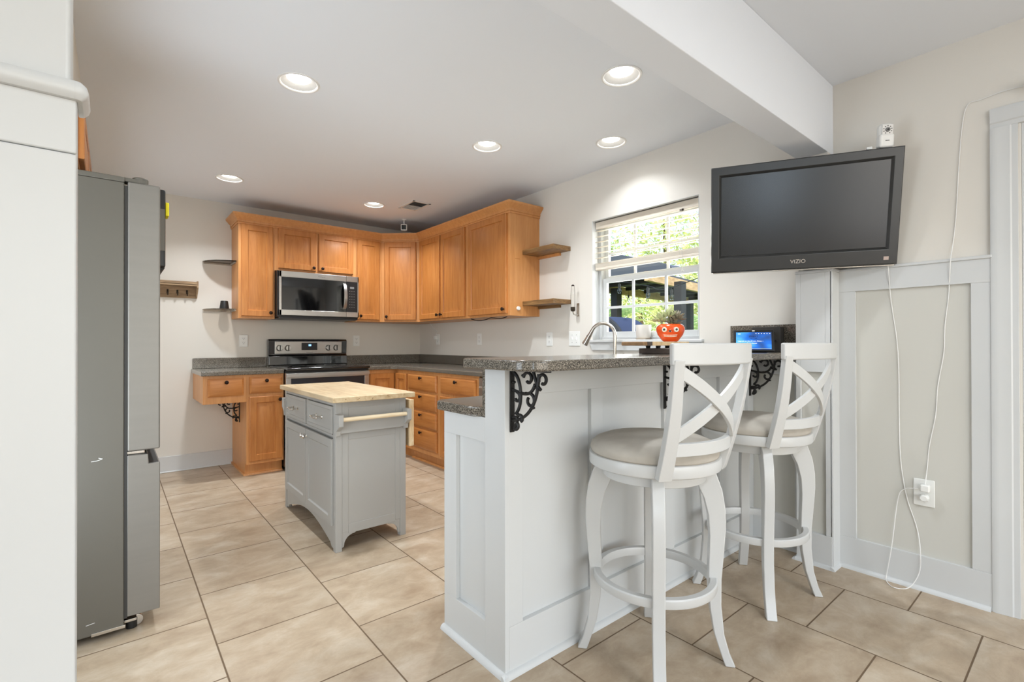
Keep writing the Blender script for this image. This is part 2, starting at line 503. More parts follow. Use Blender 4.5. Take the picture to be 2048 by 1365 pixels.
# ceiling with round openings for the recessed lights
LIGHTS = [(.724, 2.565, 'front left light over the grey cart, nearest the fridge'),
          (1.932, 1.493, 'light nearest the ceiling beam'),
          (1.929, 2.599, 'middle light of the right-hand row'),
          (2.52, 2.033, 'light closest to the window wall, above the sink'),
          (.717, 4.399, 'light at the back left, above the hook rack corner'),
          (1.914, 4.378, 'light at the back beside the ceiling vent')]
def ceiling():
    bm = bmesh.new(); edges = []
    def loop(pts):
        vs = [bm.verts.new(p) for p in pts]
        for i in range(len(vs)): edges.append(bm.edges.new((vs[i], vs[(i + 1) % len(vs)])))
        return vs
    loop([(-4.0, -3.6, CEIL), (3.0, -3.6, CEIL), (3.0, 5.35, CEIL), (-4.0, 5.35, CEIL)])
    for x, y, _ in LIGHTS:
        vs = loop([(x + .086 * cos(a * pi / 16), y + .086 * sin(a * pi / 16), CEIL) for a in range(32)])
    bmesh.ops.triangle_fill(bm, edges=edges, use_beauty=True, use_dissolve=False, normal=(0, 0, -1))
    # drop any face that landed inside an opening
    kill = [f for f in bm.faces if any((f.calc_center_median() - Vector((x, y, CEIL))).length < .07 for x, y, _ in LIGHTS)]
    if kill: bmesh.ops.delete(bm, geom=kill, context='FACES_ONLY')
    mb = MB(); mb.bm.free(); mb.bm = bm
    mb.box(-4.0, 3.0, -3.6, 5.35, CEIL + .16, CEIL + .22)
    mb.build('ceiling', 'ceiling_paint', smooth=False)['kind'] = 'structure'
ceiling()

WY0, WY1, WZ0, WZ1 = 1.603, 2.485, 1.148, 2.062       # window opening
struct(MB().box(-4.0, 3.0, BY, 5.35, 0, CEIL), 'wall_back', 'wall_paint', smooth=False)
mb = MB()
mb.box(WX, 3.0, WY1, BY, 0, CEIL).box(WX, 3.0, WY0, WY1, 0, WZ0).box(WX, 3.0, WY0, WY1, WZ1, CEIL)
mb.box(WX, 3.0, .20, WY0, 0, CEIL).box(WX, 3.0, -.72, .20, 2.035, CEIL).box(WX, 3.0, -3.6, -.72, 0, CEIL)
struct(mb, 'wall_right', 'wall_paint', smooth=False)
struct(MB().box(-.86, -.76, .932, 1.05, 0, CEIL).box(-.86, -.76, 1.05, 2.31, 2.08, CEIL).box(-.86, -.76, 2.31, 3.6, 0, CEIL).box(-.86, -.76, 4.7, BY, 0, CEIL).box(-.86, -.76, 3.6, 4.7, 2.08, CEIL), 'wall_left', 'wall_paint', smooth=False)  # unseen wall; its two openings are invented to house the fill lights
struct(MB().box(-1.9, -.86, .932, 5.0, 2.2, 2.3).box(-2.0, -1.9, .932, 5.0, 0, 2.3).box(-1.9, -.86, 5.0, 5.1, 0, 2.3), 'wall_hall', 'wall_paint', smooth=False)
struct(MB().box(-.76, -.125, .935, BY, 2.02, CEIL), 'wall_bulkhead', 'wall_paint', smooth=False)
# the wall stub on the left with its white panelling and cap
mb = MB().box(-4.0, -.0435, .8755, .932, 0, CEIL)
struct(mb, 'wall_left_stub', 'trim_white', bevel=.006)
mb = MB().box(-4.0, -.0372, .865, .875, 0, 1.3773).box(-4.0, -.0372, .866, .875, 1.378, 1.452).box(-.050, -.0372, .875, .900, 0, 1.452)
struct(mb, 'trim_1', 'trim_white', bevel=.003)
mb = MB()
CAP = [(0, 0), (.006, .001), (.011, .006), (.013, .013), (.011, .020), (.006, .025), (0, .026)]
mb.prism(CAP, (-4.0, .866, 1.448), -Y, Z, X, 4.0 - .0377)
mb.prism(CAP, (-.0377, .866, 1.448), X, Z, Y, .062)
mb.lathe((-.0377, .866, 1.448), [(0, 0), (.006, .001), (.011, .006), (.013, .013), (.011, .020), (.006, .025), (0, .026)], 32)
struct(mb, 'trim_2', 'trim_white', bevel=.002)
# dining room walls behind the camera, each with a wide window opening
mb = MB().box(-4.0, -3.75, -3.6, -3.5, 0, CEIL).box(-3.0, -1.8, -3.6, -3.5, 0, CEIL).box(-3.75, -3.0, -3.6, -3.5, 0, .42).box(-3.75, -3.0, -3.6, -3.5, 1.95, CEIL).box(2.6, 3.0, -3.6, -3.5, 0, CEIL).box(-1.8, 2.6, -3.6, -3.5, 0, .35).box(-1.8, 2.6, -3.6, -3.5, 2.3, CEIL)
struct(mb, 'wall_rear', 'wall_paint', smooth=False)
mb = MB().box(-4.1, -4.0, -3.6, .932, 0, CEIL)
struct(mb, 'wall_dining', 'wall_paint', smooth=False)
def big_window(nm, along, base, a0, a1, z0=.35, z1=2.3):
    mb = MB()
    n_ = 3 if a1 - a0 > 2 else 1
    for i in range(n_ + 1):
        c = a0 + (a1 - a0) * i / n_
        if along == 'x': mb.box(c - .04, c + .04, base - .05, base + .02, z0, z1)
        else: mb.box(base - .05, base + .02, c - .04, c + .04, z0, z1)
    for z in (z0 + .02, (z0 + z1) / 2, z1 - .02):
        if along == 'x': mb.box(a0, a1, base - .05, base + .02, z - .03, z + .03)
        else: mb.box(base - .05, base + .02, a0, a1, z - .03, z + .03)
    struct(mb, nm, 'trim_white', bevel=.003)
big_window('window_2', 'x', -3.53, -1.8, 2.6)
big_window('window_3', 'x', -3.53, -3.75, -3.0, .42, 1.95)
# beam across the opening and the pilaster it lands on
struct(MB().box(-4.0, WX, .865, 1.005, 2.083, CEIL), 'trim_3', 'ceiling_paint', bevel=.003)
struct(MB().box(2.768, WX, .865, 1.003, 1.49, 2.083), 'trim_4', 'wall_paint', bevel=.002)
# panelled pilaster (lower part)
mb = MB().box(2.762, WX, .852, 1.003, 0, 1.478)                                  # core
mb.box(2.745, 2.762, .846, .873, .16, 1.478).box(2.745, 2.762, .985, 1.008, .16, 1.478)
mb.box(2.745, 2.762, .873, .985, .975, 1.478).box(2.743, 2.762, .846, 1.008, 0, .16)
mb.box(2.745, 2.850, .840, .852, 0, 1.478)
mb.box(2.738, 2.85, .835, 1.008, 1.478, 1.492)
struct(mb, 'trim_5', 'trim_white', bevel=.0015)
struct(MB().box(2.7618, 2.7625, .873, .985, .16, .975), 'trim_6', 'panel_grey_paint', smooth=False)
def shoe(mb, o, u, out, d, r=.017):
    pts = [(0, 0), (r, 0)] + [(r * cos(a), r * sin(a)) for a in (R(22), R(45), R(68))] + [(0, r)]
    mb.prism(pts, o, out, Z, u, d); return mb
mb = MB()
shoe(mb, (2.743, .846, 0), Y, -X, .162); shoe(mb, (2.726, .846, 0), X, -Y, .124)
shoe(mb, (2.726, 1.008, 0), X, Y, .124)
struct(mb, 'baseboard_pilaster', 'trim_white')
# wainscot on the right-hand wall: rails, stiles, cap
mb = MB()
TX = WX
mb.box(TX - .014, TX, .286, .846, 0, .155)
mb.box(TX - .013, TX, .286, .846, 1.378, 1.480)
mb.box(TX - .0125, TX, .770, .846, .155, 1.378)
mb.box(TX - .0125, TX, .286, .352, .155, 1.378)
struct(mb, 'trim_7', 'trim_white', bevel=.0015)
struct(MB().box(TX - .0008, TX, .352, .770, .155, 1.378), 'trim_8', 'panel_grey_paint', smooth=False)
struct(MB().box(TX - .020, TX, .286, .842, 1.478, 1.492), 'trim_9', 'trim_white', bevel=.003)
mb = MB(); shoe(mb, (TX - .014, .294, 0), Y, -X, .548); struct(mb, 'baseboard_right', 'trim_white')
# short piece of wall under the bar end
mb = MB().box(TX - .014, TX, 1.008, 1.27, 0, .15); shoe(mb, (TX - .014, 1.008, 0), Y, -X, .262)
mb.box(TX - .012, TX, 1.008, 1.05, .15, 1.03).box(TX - .012, TX, 1.05, 1.27, .95, 1.03)
struct(mb, 'baseboard_bar_end', 'trim_white', bevel=.001)
struct(MB().box(TX - .0008, TX, 1.05, 1.27, .15, .95), 'trim_10', 'panel_grey_paint', smooth=False)
# back wall baseboard
mb = MB().box(-.76, .872, BY - .015, BY, 0, .138); shoe(mb, (-.76, BY - .015, 0), X, -Y, 1.632, .012)
struct(mb, 'baseboard_back', 'trim_white', bevel=.003)

# door casing and door on the far right
mb = MB()
def casing(y0, y1, flip=False):
    w = abs(y1 - y0)
    prof = [(0, 0), (0, .016), (w * .12, .019), (w * .30, .017), (w * .55, .014), (w * .72, .014), (w * .78, .010), (w, .010), (w, 0)]
    return prof
mb.prism(casing(0, .082), (TX, .291, 0), -Y, -X, Z, 2.018)
mb.prism(casing(0, .082), (TX, .291, 2.100), -Z, -X, -Y, 1.06)
mb.prism(casing(0, .082), (TX, -.77, 0), Y, -X, Z, 2.018)
mb.box(TX + .001, TX + .11, .184, .1995, 0, 2.019).box(TX + .001, TX + .11, -.7195, -.704, 0, 2.019).box(TX + .001, TX + .11, -.7195, .1995, 2.019, 2.0345)
struct(mb, 'trim_11', 'trim_white', bevel=.001)
d1 = MB()
d1.slab((TX + .06, .1835, .075), -Y, Z, -X, .887, 1.943, [(0, .035), (.11, .035), (.118, .028), (.13, .028), (.16, .034)], 0)
d1 = struct(d1, 'door_1', 'trim_white', bevel=.002)
o = MB().box(TX + .024, TX + .045, -.70, .20, .030, .078).build('door_sweep', 'vent_dark', d1, bevel=.004)
o = MB().box(TX - .002, TX + .10, -.72, .20, 0, .028).build('threshold', 'trim_white', d1, bevel=.003)

# ------------------------------------------------------------------ window over the sink
def window():
    mb = MB()
    xo = 2.955
    # frame in the opening
    mb.box(xo - .03, 3.0, WY1 - .028, WY1, WZ0, WZ1).box(xo - .03, 3.0, WY0, WY0 + .028, WZ0, WZ1).box(xo - .029, 2.999, WY0 + .0281, WY1 - .0281, WZ1 - .028, WZ1)
    mb.box(xo - .029, 2.999, WY0 + .0281, WY1 - .0281, WZ0, WZ0 + .022)
    # jamb liner (white return)
    mb.box(WX - .001, xo - .0302, WY1 - .004, WY1, WZ0, WZ1).box(WX - .001, xo - .0302, WY0, WY0 + .004, WZ0, WZ1).box(WX - .001, xo - .0302, WY0 + .0041, WY1 - .0041, WZ1 - .004, WZ1)
    w = struct(mb, 'window_1', 'trim_white', bevel=.002)
    for nm, x0, z0, z1 in (('lower_sash', xo - .012, WZ0 + .022, 1.622), ('upper_sash', xo + .012, 1.600, WZ1 - .028)):
        m = MB(); a, b = WY0 + .030, WY1 - .030; r = .034
        m.box(x0, x0 + .026, a + r, b - r, z0, z0 + r + .006).box(x0, x0 + .026, a + r, b - r, z1 - r, z1)
        m.box(x0, x0 + .026, a, a + r, z0, z1).box(x0, x0 + .026, b - r, b, z0, z1)
        for k in (1, 2):
            c = a + (b - a) * k / 3; m.box(x0 + .006, x0 + .02, c - .009, c + .009, z0 + .038, z1 - .033)
        c = (z0 + z1) / 2; m.box(x0 + .0075, x0 + .0185, a + .03, b - .03, c - .009, c + .009)
        s_ = m.build(nm, 'trim_white', w, bevel=.0015)
        MB().box(x0 + .012, x0 + .014, a + r, b - r, z0 + r, z1 - r).build('pane', 'window_glass', s_, smooth=False)
    # stool (sill) with apron
    m = MB().box(WX - .028, 2.9255, 1.572, 2.515, WZ0 - .020, WZ0)
    m.build('sill', 'trim_white', w, bevel=.004)
    m = MB(); m.prism([(1.60, 0), (2.478, 0), (2.505, .058), (1.575, .058)], (WX, 0, 1.070), Y, Z, -X, .016)
    m.build('apron', 'trim_white', w, bevel=.003)
window()

# blind half raised
def blind():
    t = thing('window_blind', 'white faux wood blind half raised in the sink window', 'window blind', (2.895, 2.044, 1.66))
    x = 2.895
    MB().box(x - .012, x + .012, WY0 + .008, WY1 - .008, WZ1 - .062, WZ1 - .008).build('valance', 'blind_white', t, bevel=.002)
    MB().box(x - .018, x - .013, WY0 + .006, WY1 - .006, WZ1 - .006, WZ1 - .001).build('valance_strip', 'hook_metal', t)
    z = 1.985
    while z > 1.735:
        MB().obox((x, (WY0 + WY1) / 2, z), (1, 0, .12), Y, (-.12, 0, 1), .046, WY1 - WY0 - .024, .0040).build('slat', 'blind_white', t, bevel=.001)
        z -= .0415
    for k in range(9):
        MB().box(x - .023, x + .023, WY0 + .012, WY1 - .012, 1.7005 + k * .0032, 1.7028 + k * .0032).build('slat', 'blind_white', t)
    MB().box(x - .025, x + .025, WY0 + .012, WY1 - .012, 1.682, 1.700).build('bottom_rail', 'blind_white', t, bevel=.004)
    for y in (WY1 - .14, (WY0 + WY1) / 2, WY0 + .15):
        MB().tube([(x - .024, y, 2.01), (x - .026, y, 1.69)], .0008, 6).build('ladder_cord', 'cord', t)
    m = MB().tube([(x - .03, 1.735, 2.00), (x - .032, 1.732, 1.75), (x - .031, 1.728, 1.60)], .0012, 6)
    m.tube([(x - .03, 1.742, 2.00), (x - .032, 1.742, 1.80)], .0012, 6)
    m.ball((x - .031, 1.728, 1.595), .006)
    m.build('pull_cord', 'cord', t)
    MB().box(x - .022, x - .012, 1.728, 1.752, 1.99, 2.003).build('cord_lock', 'hook_metal', t)
blind()

# ------------------------------------------------------------------ recessed lights, vent, cameras
def can_lights():
    t = thing('recessed_light', 'x', 'ceiling light', (0, 0, CEIL), 'recessed ceiling lights')
    MB().lathe((0, 0, 0), [(.084, .001), (.084, -.001), (.090, -.005), (.098, -.004), (.100, .0)], 48).build('trim_ring', 'white_metal', t, local=True)
    MB().lathe((0, 0, 0), [(.085, 0), (.080, .004), (.062, .016), (.056, .021)], 48).build('baffle', 'baffle_grey', t, local=True)
    MB().lathe((0, 0, 0), [(.0, .022), (.056, .022)], 40).build('lens', 'lamp_lens', t, local=True)
    for i, (x, y, d) in enumerate(LIGHTS):
        o = t if i == 0 else copy_tree(t)
        o.location = (x, y, CEIL); o['label'] = 'round white recessed ceiling light, ' + d.replace('light ', 'the one ')
        l = bpy.data.lights.new('can_lamp', 'AREA'); l.shape = 'DISK'; l.size = .108; l.energy = (6.4, 6.4, 8.0, 3.2, 8.5, 9.0)[i]; l.color = (.90, .95, 1.0); l.spread = R(126)
        lo = bpy.data.objects.new('can_lamp', l); C.objects.link(lo); lo.location = (x, y, CEIL + .0205)
can_lights()
LIGHT_OBJS = [o for o in S.objects if o.name.startswith('recessed_light')]
for o, s in zip(sorted(LIGHT_OBJS, key=lambda o: o.name), ('front left, above the grey kitchen cart', 'nearest the ceiling beam, front right', 'in the middle of the right-hand row',
        'closest to the window wall, above the sink', 'back left, above the bare grey wall', 'back right, beside the ceiling vent')):
    o['label'] = 'round white recessed ceiling light, ' + s

def vent():
    t = thing('ceiling_vent', 'white ceiling register with a half open dark damper', 'ceiling vent', (2.222, 4.155, CEIL))
    m = MB(); x0, x1, y0, y1 = 2.128, 2.316, 4.005, 4.308
    z = CEIL
    m.box(x0, x1, y0, y0 + .022, z - .007, z).box(x0, x1, y1 - .022, y1, z - .007, z).box(x0, x0 + .022, y0, y1, z - .007, z).box(x1 - .022, x1, y0, y1, z - .007, z)
    m.build('frame', 'white_metal', t, bevel=.002)
    MB().box(x0 + .02, x1 - .02, y0 + .02, y0 + .15, z - .002, z - .0005).build('dark_opening', 'vent_dark', t)
    MB().box(x0 + .02, x1 - .02, y0 + .15, y1 - .02, z - .002, z - .0005).build('damper', 'white_metal', t)
    for k in range(12):
        y = y0 + .03 + k * .022
        MB().obox((2.222, y, z - .005), X, (0, 1, .5), (0, -.5, 1), .15, .010, .0012).build('louver', 'grey_mark' if k < 6 else 'white_metal', t)
vent()

def sec_cam(name, label, loc, face, hang, k=1.0):
    """small box security camera on a ball mount; face = view direction"""
    t = thing(name, label, 'security camera', loc)
    p = Vector(loc); f = Vector(face).normalized()
    u = Z.cross(f).normalized(); w = f.cross(u)
    c = p + (Z * -.085 if hang == 'down' else Vector(hang))
    MB().lathe(p, [(0, 0), (.022, 0), (.022, -.005), (.006, -.009), (0, -.009)] if hang == 'down' else [(0, 0), (.02, 0), (.02, .005), (0, .005)], 20, axis='Z' if hang == 'down' else 'X').build('mount', 'white_plastic', t)
    MB().tube([p, (p + c) / 2, c], .006, 10).build('arm', 'white_plastic', t)
    m = MB().obox(c, u, w, f, .040 * k, .042 * k, .046 * k); b = m.build('body', 'white_plastic', t, bevel=.008, seg=4)
    MB().obox(c + f * .0236 * k, u, w, f, .030 * k, .030 * k, .002).build('lens_face', 'black_glass', b, bevel=.004)
    return t
sec_cam('security_camera', 'small white and black camera hanging from the ceiling over the corner cabinet', (2.39, 4.70, CEIL), (-.50, -.86, -.12), 'down', 1.6)
sec_cam('security_camera', 'small white and black camera on the wall above the door casing', (WX, .155, 2.168), (-.85, .1, -.15), (-.045, 0, -.008))

# ------------------------------------------------------------------ cabinets
def knob(p, n, parent, mat='bronze_knob', k=1.0):
    n = Vector(n).normalized(); p = Vector(p)
    q = n.to_track_quat('Z', 'Y').to_matrix().to_4x4(); q.translation = p
    m = MB().lathe((0, 0, 0), [(0, 0), (.008 * k, 0), (.006 * k, .004 * k), (.0055 * k, .012 * k), (.013 * k, .017 * k), (.0155 * k, .022 * k), (.013 * k, .027 * k), (.006 * k, .0295 * k), (0, .030 * k)], 20)
    m.xf(q)
    return m.build('knob', mat, parent)
DOOR = [(0, .015), (.005, .019), (.052, .019), (.057, .0095), (.066, .0095), (.098, .0185)]
DRAWER = [(0, .011), (.013, .0185), (.016, .0195)]
def door(t, o, u, n, w, h, kx=None, kz=None, name='door', mat='maple', rings=DOOR, kmat='bronze_knob'):
    d = MB().slab(o, u, Z, n, w, h, rings, 0).build(name, mat, t, smooth=True, ang=20)
    if kx is not None:
        knob(Vector(o) + Vector(u) * kx + Z * kz + Vector(n) * .0185, n, d, kmat)
    return d
def drawer(t, o, u, n, w, h, kz=None):
    return door(t, o, u, n, w, h, w / 2, h - .032 if kz is None else kz, 'drawer', 'maple_horizontal', DRAWER)

UZ0, UZ1 = 1.352, 2.218
UF = 4.88       # face of the back upper run
UR = 2.52       # face of the right upper run
t = thing('wall_cabinet', 'tall single-door maple wall cabinet at the left end, beside the glass shelves', 'wall cabinet', (1.01, 5.04, UZ0), 'maple wall cabinets')
MB().box(.865, 1.163, UF, BY, UZ0, UZ1).build('body', 'maple_side', t, bevel=.0015)
door(t, (.885, UF, 1.372), X, -Y, .262, .828, .238, .035)
t = thing('wall_cabinet', 'short two-door maple wall cabinet above the microwave', 'wall cabinet', (1.55, 5.04, 1.80), 'maple wall cabinets')
MB().box(1.163, 1.935, UF, BY, 1.806, UZ1).build('body', 'maple_side', t, bevel=.0015)
door(t, (1.192, UF, 1.828), X, -Y, .342, .375, .315, .028)
door(t, (1.560, UF, 1.828), X, -Y, .342, .375, .030, .028)
t = thing('wall_cabinet', 'narrow single-door maple wall cabinet between the microwave and the corner', 'wall cabinet', (2.08, 5.04, UZ0), 'maple wall cabinets')
MB().box(1.935, 2.216, UF, BY, UZ0, UZ1).build('body', 'maple_side', t, bevel=.0015)
door(t, (1.945, UF, 1.372), X, -Y, .245, .828, .030, .035)
t = thing('wall_cabinet', 'diagonal corner maple wall cabinet with one wide door', 'wall cabinet', (2.6, 4.95, UZ0), 'maple wall cabinets')
MB().prism([(2.216, UF), (UR, 4.606), (WX, 4.606), (WX, BY), (2.216, BY)], (0, 0, UZ0), X, Y, Z, UZ1 - UZ0).build('body', 'maple_side', t, bevel=.0015)
du = Vector((UR - 2.216, 4.606 - UF, 0)); dl = du.length; du.normalize(); dn = Vector((du.y, -du.x, 0))
if dn.x > 0: dn = -dn
door(t, Vector((2.216, UF, 1.372)) + du * .034, du, dn, dl - .068, .828, .030, .035)
t = thing('wall_cabinet', 'two-door maple wall cabinet on the window wall next to the corner', 'wall cabinet', (2.68, 4.1, UZ0), 'maple wall cabinets')
MB().box(UR, WX, 3.690, 4.606, UZ0, UZ1).build('body', 'maple_side', t, bevel=.0015)
door(t, (UR, 4.580, 1.372), -Y, -X, .408, .828, .385, .035)
door(t, (UR, 4.150, 1.372), -Y, -X, .420, .828, .025, .035)
t = thing('wall_cabinet', 'wide single-door maple wall cabinet at the right end, beside the wooden shelves', 'wall cabinet', (2.68, 3.4, UZ0), 'maple wall cabinets')
MB().box(UR, WX, 3.082, 3.690, UZ0, UZ1).build('body', 'maple_side', t, bevel=.0015)
door(t, (UR, 3.672, 1.372), -Y, -X, .560, .828, .530, .035)

def crown():
    path = [Vector(p) for p in ((.865, BY, 0), (.865, UF, 0), (2.216, UF, 0), (UR, 4.606, 0), (UR, 3.082, 0), (WX, 3.082, 0))]
    prof = [(0, 2.200), (.008, 2.200), (.010, 2.209), (.006, 2.211), (.006, 2.216), (.013, 2.218), (.015, 2.227), (.011, 2.229), (.013, 2.236), (.022, 2.246), (.040, 2.266), (.047, 2.272), (.050, 2.276), (.050, 2.290), (0, 2.290)]
    segn = []
    for a, b in zip(path, path[1:]):
        d = (b - a).normalized(); segn.append(Vector((d.y, -d.x, 0)))   # outward: left cabinets, camera side
    bm = bmesh.new(); rings = []
    for i, p in enumerate(path):
        if i == 0: m = segn[0]
        elif i == len(path) - 1: m = segn[-1]
        else:
            m = segn[i - 1] + segn[i]; m = m / m.dot(segn[i])
        rings.append([bm.verts.new(p + m * (-a) * -1 + Z * z) if False else bm.verts.new(Vector((p.x, p.y, 0)) + m * a + Z * z) for a, z in prof])
    k = len(prof)
    for A, B in zip(rings, rings[1:]):
        for j in range(k): bm.faces.new([A[j], A[(j + 1) % k], B[(j + 1) % k], B[j]])
    bm.faces.new(rings[0]); bm.faces.new(rings[-1][::-1])
    mb = MB(); mb.bm.free(); mb.bm = bm
    o = mb.build('crown_moulding', 'maple_side', smooth=True, ang=18)
    tag(o, 'maple crown moulding running along the tops of the wall cabinets', 'crown moulding')
crown()

# lower left: desk drawer with open knee space
CF = 4.58
t = thing('desk_drawer_cabinet', 'shallow wall-hung maple drawer box over the open knee space', 'cabinet', (.715, 4.9, .63))
MB().box(.560, .872, CF, BY, .632, .862).build('body', 'maple_side', t, bevel=.0015)
drawer(t, (.592, CF, .690), X, -Y, .258, .148)
t = thing('base_cabinet', 'narrow maple base cabinet with a drawer and a door, left of the stove', 'base cabinet', (1.02, 4.9, 0), 'maple base cabinets')
MB().box(.872, 1.165, CF, BY, .10, .862).box(.872, 1.165, CF + .06, BY, 0, .10).build('body', 'maple_side', t, bevel=.0015)
m = MB(); shoe(m, (.860, CF + .06, 0), X, -Y, .305, .018); m.box(.858, .872, CF + .045, BY - .016, 0, .018)
m.build('shoe_moulding', 'maple_side', t)
drawer(t, (.893, CF, .700), X, -Y, .258, .140)
door(t, (.893, CF, .126), X, -Y, .258, .548, .236, .515)
t = thing('base_cabinet', 'maple corner base cabinet with an L-shaped pair of doors, right of the stove', 'base cabinet', (2.45, 4.85, 0), 'maple base cabinets')
RX = 2.235
MB().prism([(1.93, CF), (RX, CF), (RX, 4.30), (WX, 4.30), (WX, BY), (1.93, BY)], (0, 0, .10), X, Y, Z, .762).prism([(1.93, CF + .06), (RX + .06, CF + .06), (RX + .06, 4.30), (WX, 4.30), (WX, BY), (1.93, BY)], (0, 0, 0), X, Y, Z, .10).build('body', 'maple_side', t, bevel=.0015)
door(t, (1.955, CF, .126), X, -Y, .258, .70)
door(t, (RX, CF - .022, .126), -Y, -X, .235, .70)
t = thing('drawer_base_cabinet', 'maple base cabinet with a stack of four drawers on the window wall', 'base cabinet', (2.5, 4.0, 0), 'maple base cabinets')
MB().box(RX, WX, 3.715, 4.30, .10, .862).box(RX + .06, WX, 3.715, 4.30, 0, .10).build('body', 'maple_side', t, bevel=.0015)
for z0, z1 in ((.682, .832), (.510, .660), (.345, .492), (.145, .328)):
    drawer(t, (RX, 4.284, z0), -Y, -X, .530, z1 - z0)
t = thing('base_cabinet', 'maple base cabinet with one drawer over a door, beside the dishwasher', 'base cabinet', (2.5, 3.4, 0), 'maple base cabinets')
MB().box(RX, WX, 3.115, 3.715, .10, .862).box(RX + .06, WX, 3.115, 3.715, 0, .10).build('body', 'maple_side', t, bevel=.0015)
drawer(t, (RX, 3.688, .690), -Y, -X, .535, .140)
door(t, (RX, 3.688, .126), -Y, -X, .535, .535, .50, .50)
m = MB(); shoe(m, (RX + .06, 3.115, 0), Y, -X, 1.2, .018)
tag(m.build('toe_moulding', 'maple_side'), 'thin maple shoe moulding along the floor under the window-wall cabinets', 'moulding')
# dishwasher and sink cabinet in the run behind the bar
t = thing('dishwasher', 'stainless dishwasher edge showing past the end of the bar', 'dishwasher', (2.5, 2.8, 0))
MB().box(RX + .03, WX, 2.505, 3.112, .10, .855).build('tub', 'black_plastic', t)
MB().box(RX - .012, RX + .03, 2.507, 3.108, .12, .852).build('door', 'steel', t, bevel=.003)
MB().tube([(RX - .045, 2.56, .78), (RX - .045, 3.05, .78)], .010, 12).tube([(RX - .012, 3.03, .78), (RX - .045, 3.03, .78)], .007, 8).tube([(RX - .012, 2.58, .78), (RX - .045, 2.58, .78)], .007, 8).build('handle', 'steel', t)
t = thing('sink_base_cabinet', 'maple sink base cabinet under the kitchen window', 'base cabinet', (2.5, 2.1, 0), 'maple base cabinets')
MB().box(RX, WX, 1.80, 2.50, .10, .68).build('body', 'maple_side', t, bevel=.0015)
door(t, (RX, 2.48, .126), -Y, -X, .32, .54, .30, .50); door(t, (RX, 2.14, .126), -Y, -X, .32, .54, .02, .50)

# ------------------------------------------------------------------ countertops
CT0, CT1 = .862, .898
t = thing('countertop', 'short grey speckled countertop left of the stove', 'countertop', (.86, 4.9, CT0), 'grey speckled countertops')
MB().box(.545, 1.163, 4.555, BY, CT0, CT1).build('slab', 'granite', t, bevel=.006, seg=3)
MB().box(.556, 1.163, BY - .02, BY, CT1, .993).build('backsplash', 'granite', t, bevel=.003)
t = thing('countertop', 'L-shaped grey speckled countertop running from the stove past the window', 'countertop', (2.5, 3.6, CT0), 'grey speckled countertops')
m = MB()
m.prism([(1.932, 4.555), (2.170, 4.555), (2.212, 4.513), (2.212, 2.42), (WX, 2.42), (WX, BY), (1.932, BY)], (0, 0, CT0), X, Y, Z, CT1 - CT0)
m.box(2.212, 2.30, 1.70, 2.42, CT0, CT1).box(2.70, WX, 1.70, 2.42, CT0, CT1)
m.prism([(1.04, 1.397), (2.80, 1.397), (WX, 1.397), (WX, 1.70), (1.02, 1.70), (.992, 1.672), (.992, 1.43), (1.018, 1.397)], (0, 0, CT0), X, Y, Z, CT1 - CT0)
sl = m.build('slab', 'granite', t, bevel=.006, seg=3)
MB().box(1.932, WX, BY - .02, BY, CT1, .994).box(WX - .02, WX, 1.40, BY - .02, CT1, .994).build('backsplash', 'granite', t, bevel=.003)
# sink
m = MB()
m.box(2.30, 2.305, 1.70, 2.42, .69, .895).box(2.695, 2.70, 1.70, 2.42, .69, .895).box(2.30, 2.70, 1.70, 1.705, .69, .895).box(2.30, 2.70, 2.415, 2.42, .69, .895).box(2.30, 2.70, 1.70, 2.42, .685, .69)
tag(m.build('kitchen_sink', 'steel', bevel=.002), 'stainless undermount sink set in the counter below the window', 'sink')

# faucet
def faucet():
    bx, by = 2.765, 2.20
    t = thing('kitchen_faucet', 'brushed steel gooseneck faucet with pull-down sprayer in front of the window', 'faucet', (bx, by, CT1))
    MB().lathe((bx, by, CT1), [(0, 0), (.027, 0), (.027, .006), (.018, .012), (.017, .05), (0, .05)], 28).build('base', 'faucet_steel', t)
    pts = [(bx, by, .94), (bx, by, 1.17)]
    r = .092
    d = Vector((-.30, .95, 0)).normalized()
    cc = Vector((bx, by, 1.175)) + d * r
    for k in range(1, 15):
        a = pi - k * (pi * .86) / 14
        pts.append(cc + d * (cos(a) * r) + Z * (sin(a) * r))
    MB().tube(pts, .0125, 16).build('spout', 'faucet_steel', t)
    e = Vector(pts[-1]); dr = (Vector(pts[-1]) - Vector(pts[-2])).normalized()
    m = MB().cyl(e, e + dr * .035, .0135, .0150, 24).cyl(e + dr * .035, e + dr * .115, .0155, .0235, 24)
    h = m.build('spray_head', 'faucet_steel', t)
    MB().cyl(e + dr * .115, e + dr * .118, .021, .020, 24).build('nozzle', 'black_plastic', h)
    b = e + dr * .05 + Vector((-.6, .6, 0)).normalized() * .017
    MB().obox(b, dr, Vector((-.6, .6, 0)), dr.cross(Vector((-.6, .6, 0))), .03, .006, .010).build('spray_button', 'black_plastic', h, bevel=.002)
    MB().tube([(bx, by - .015, 1.0), (bx, by - .05, 1.02), (bx - .01, by - .085, 1.05)], [.009, .007, .006], 10).build('lever', 'faucet_steel', t)
faucet()

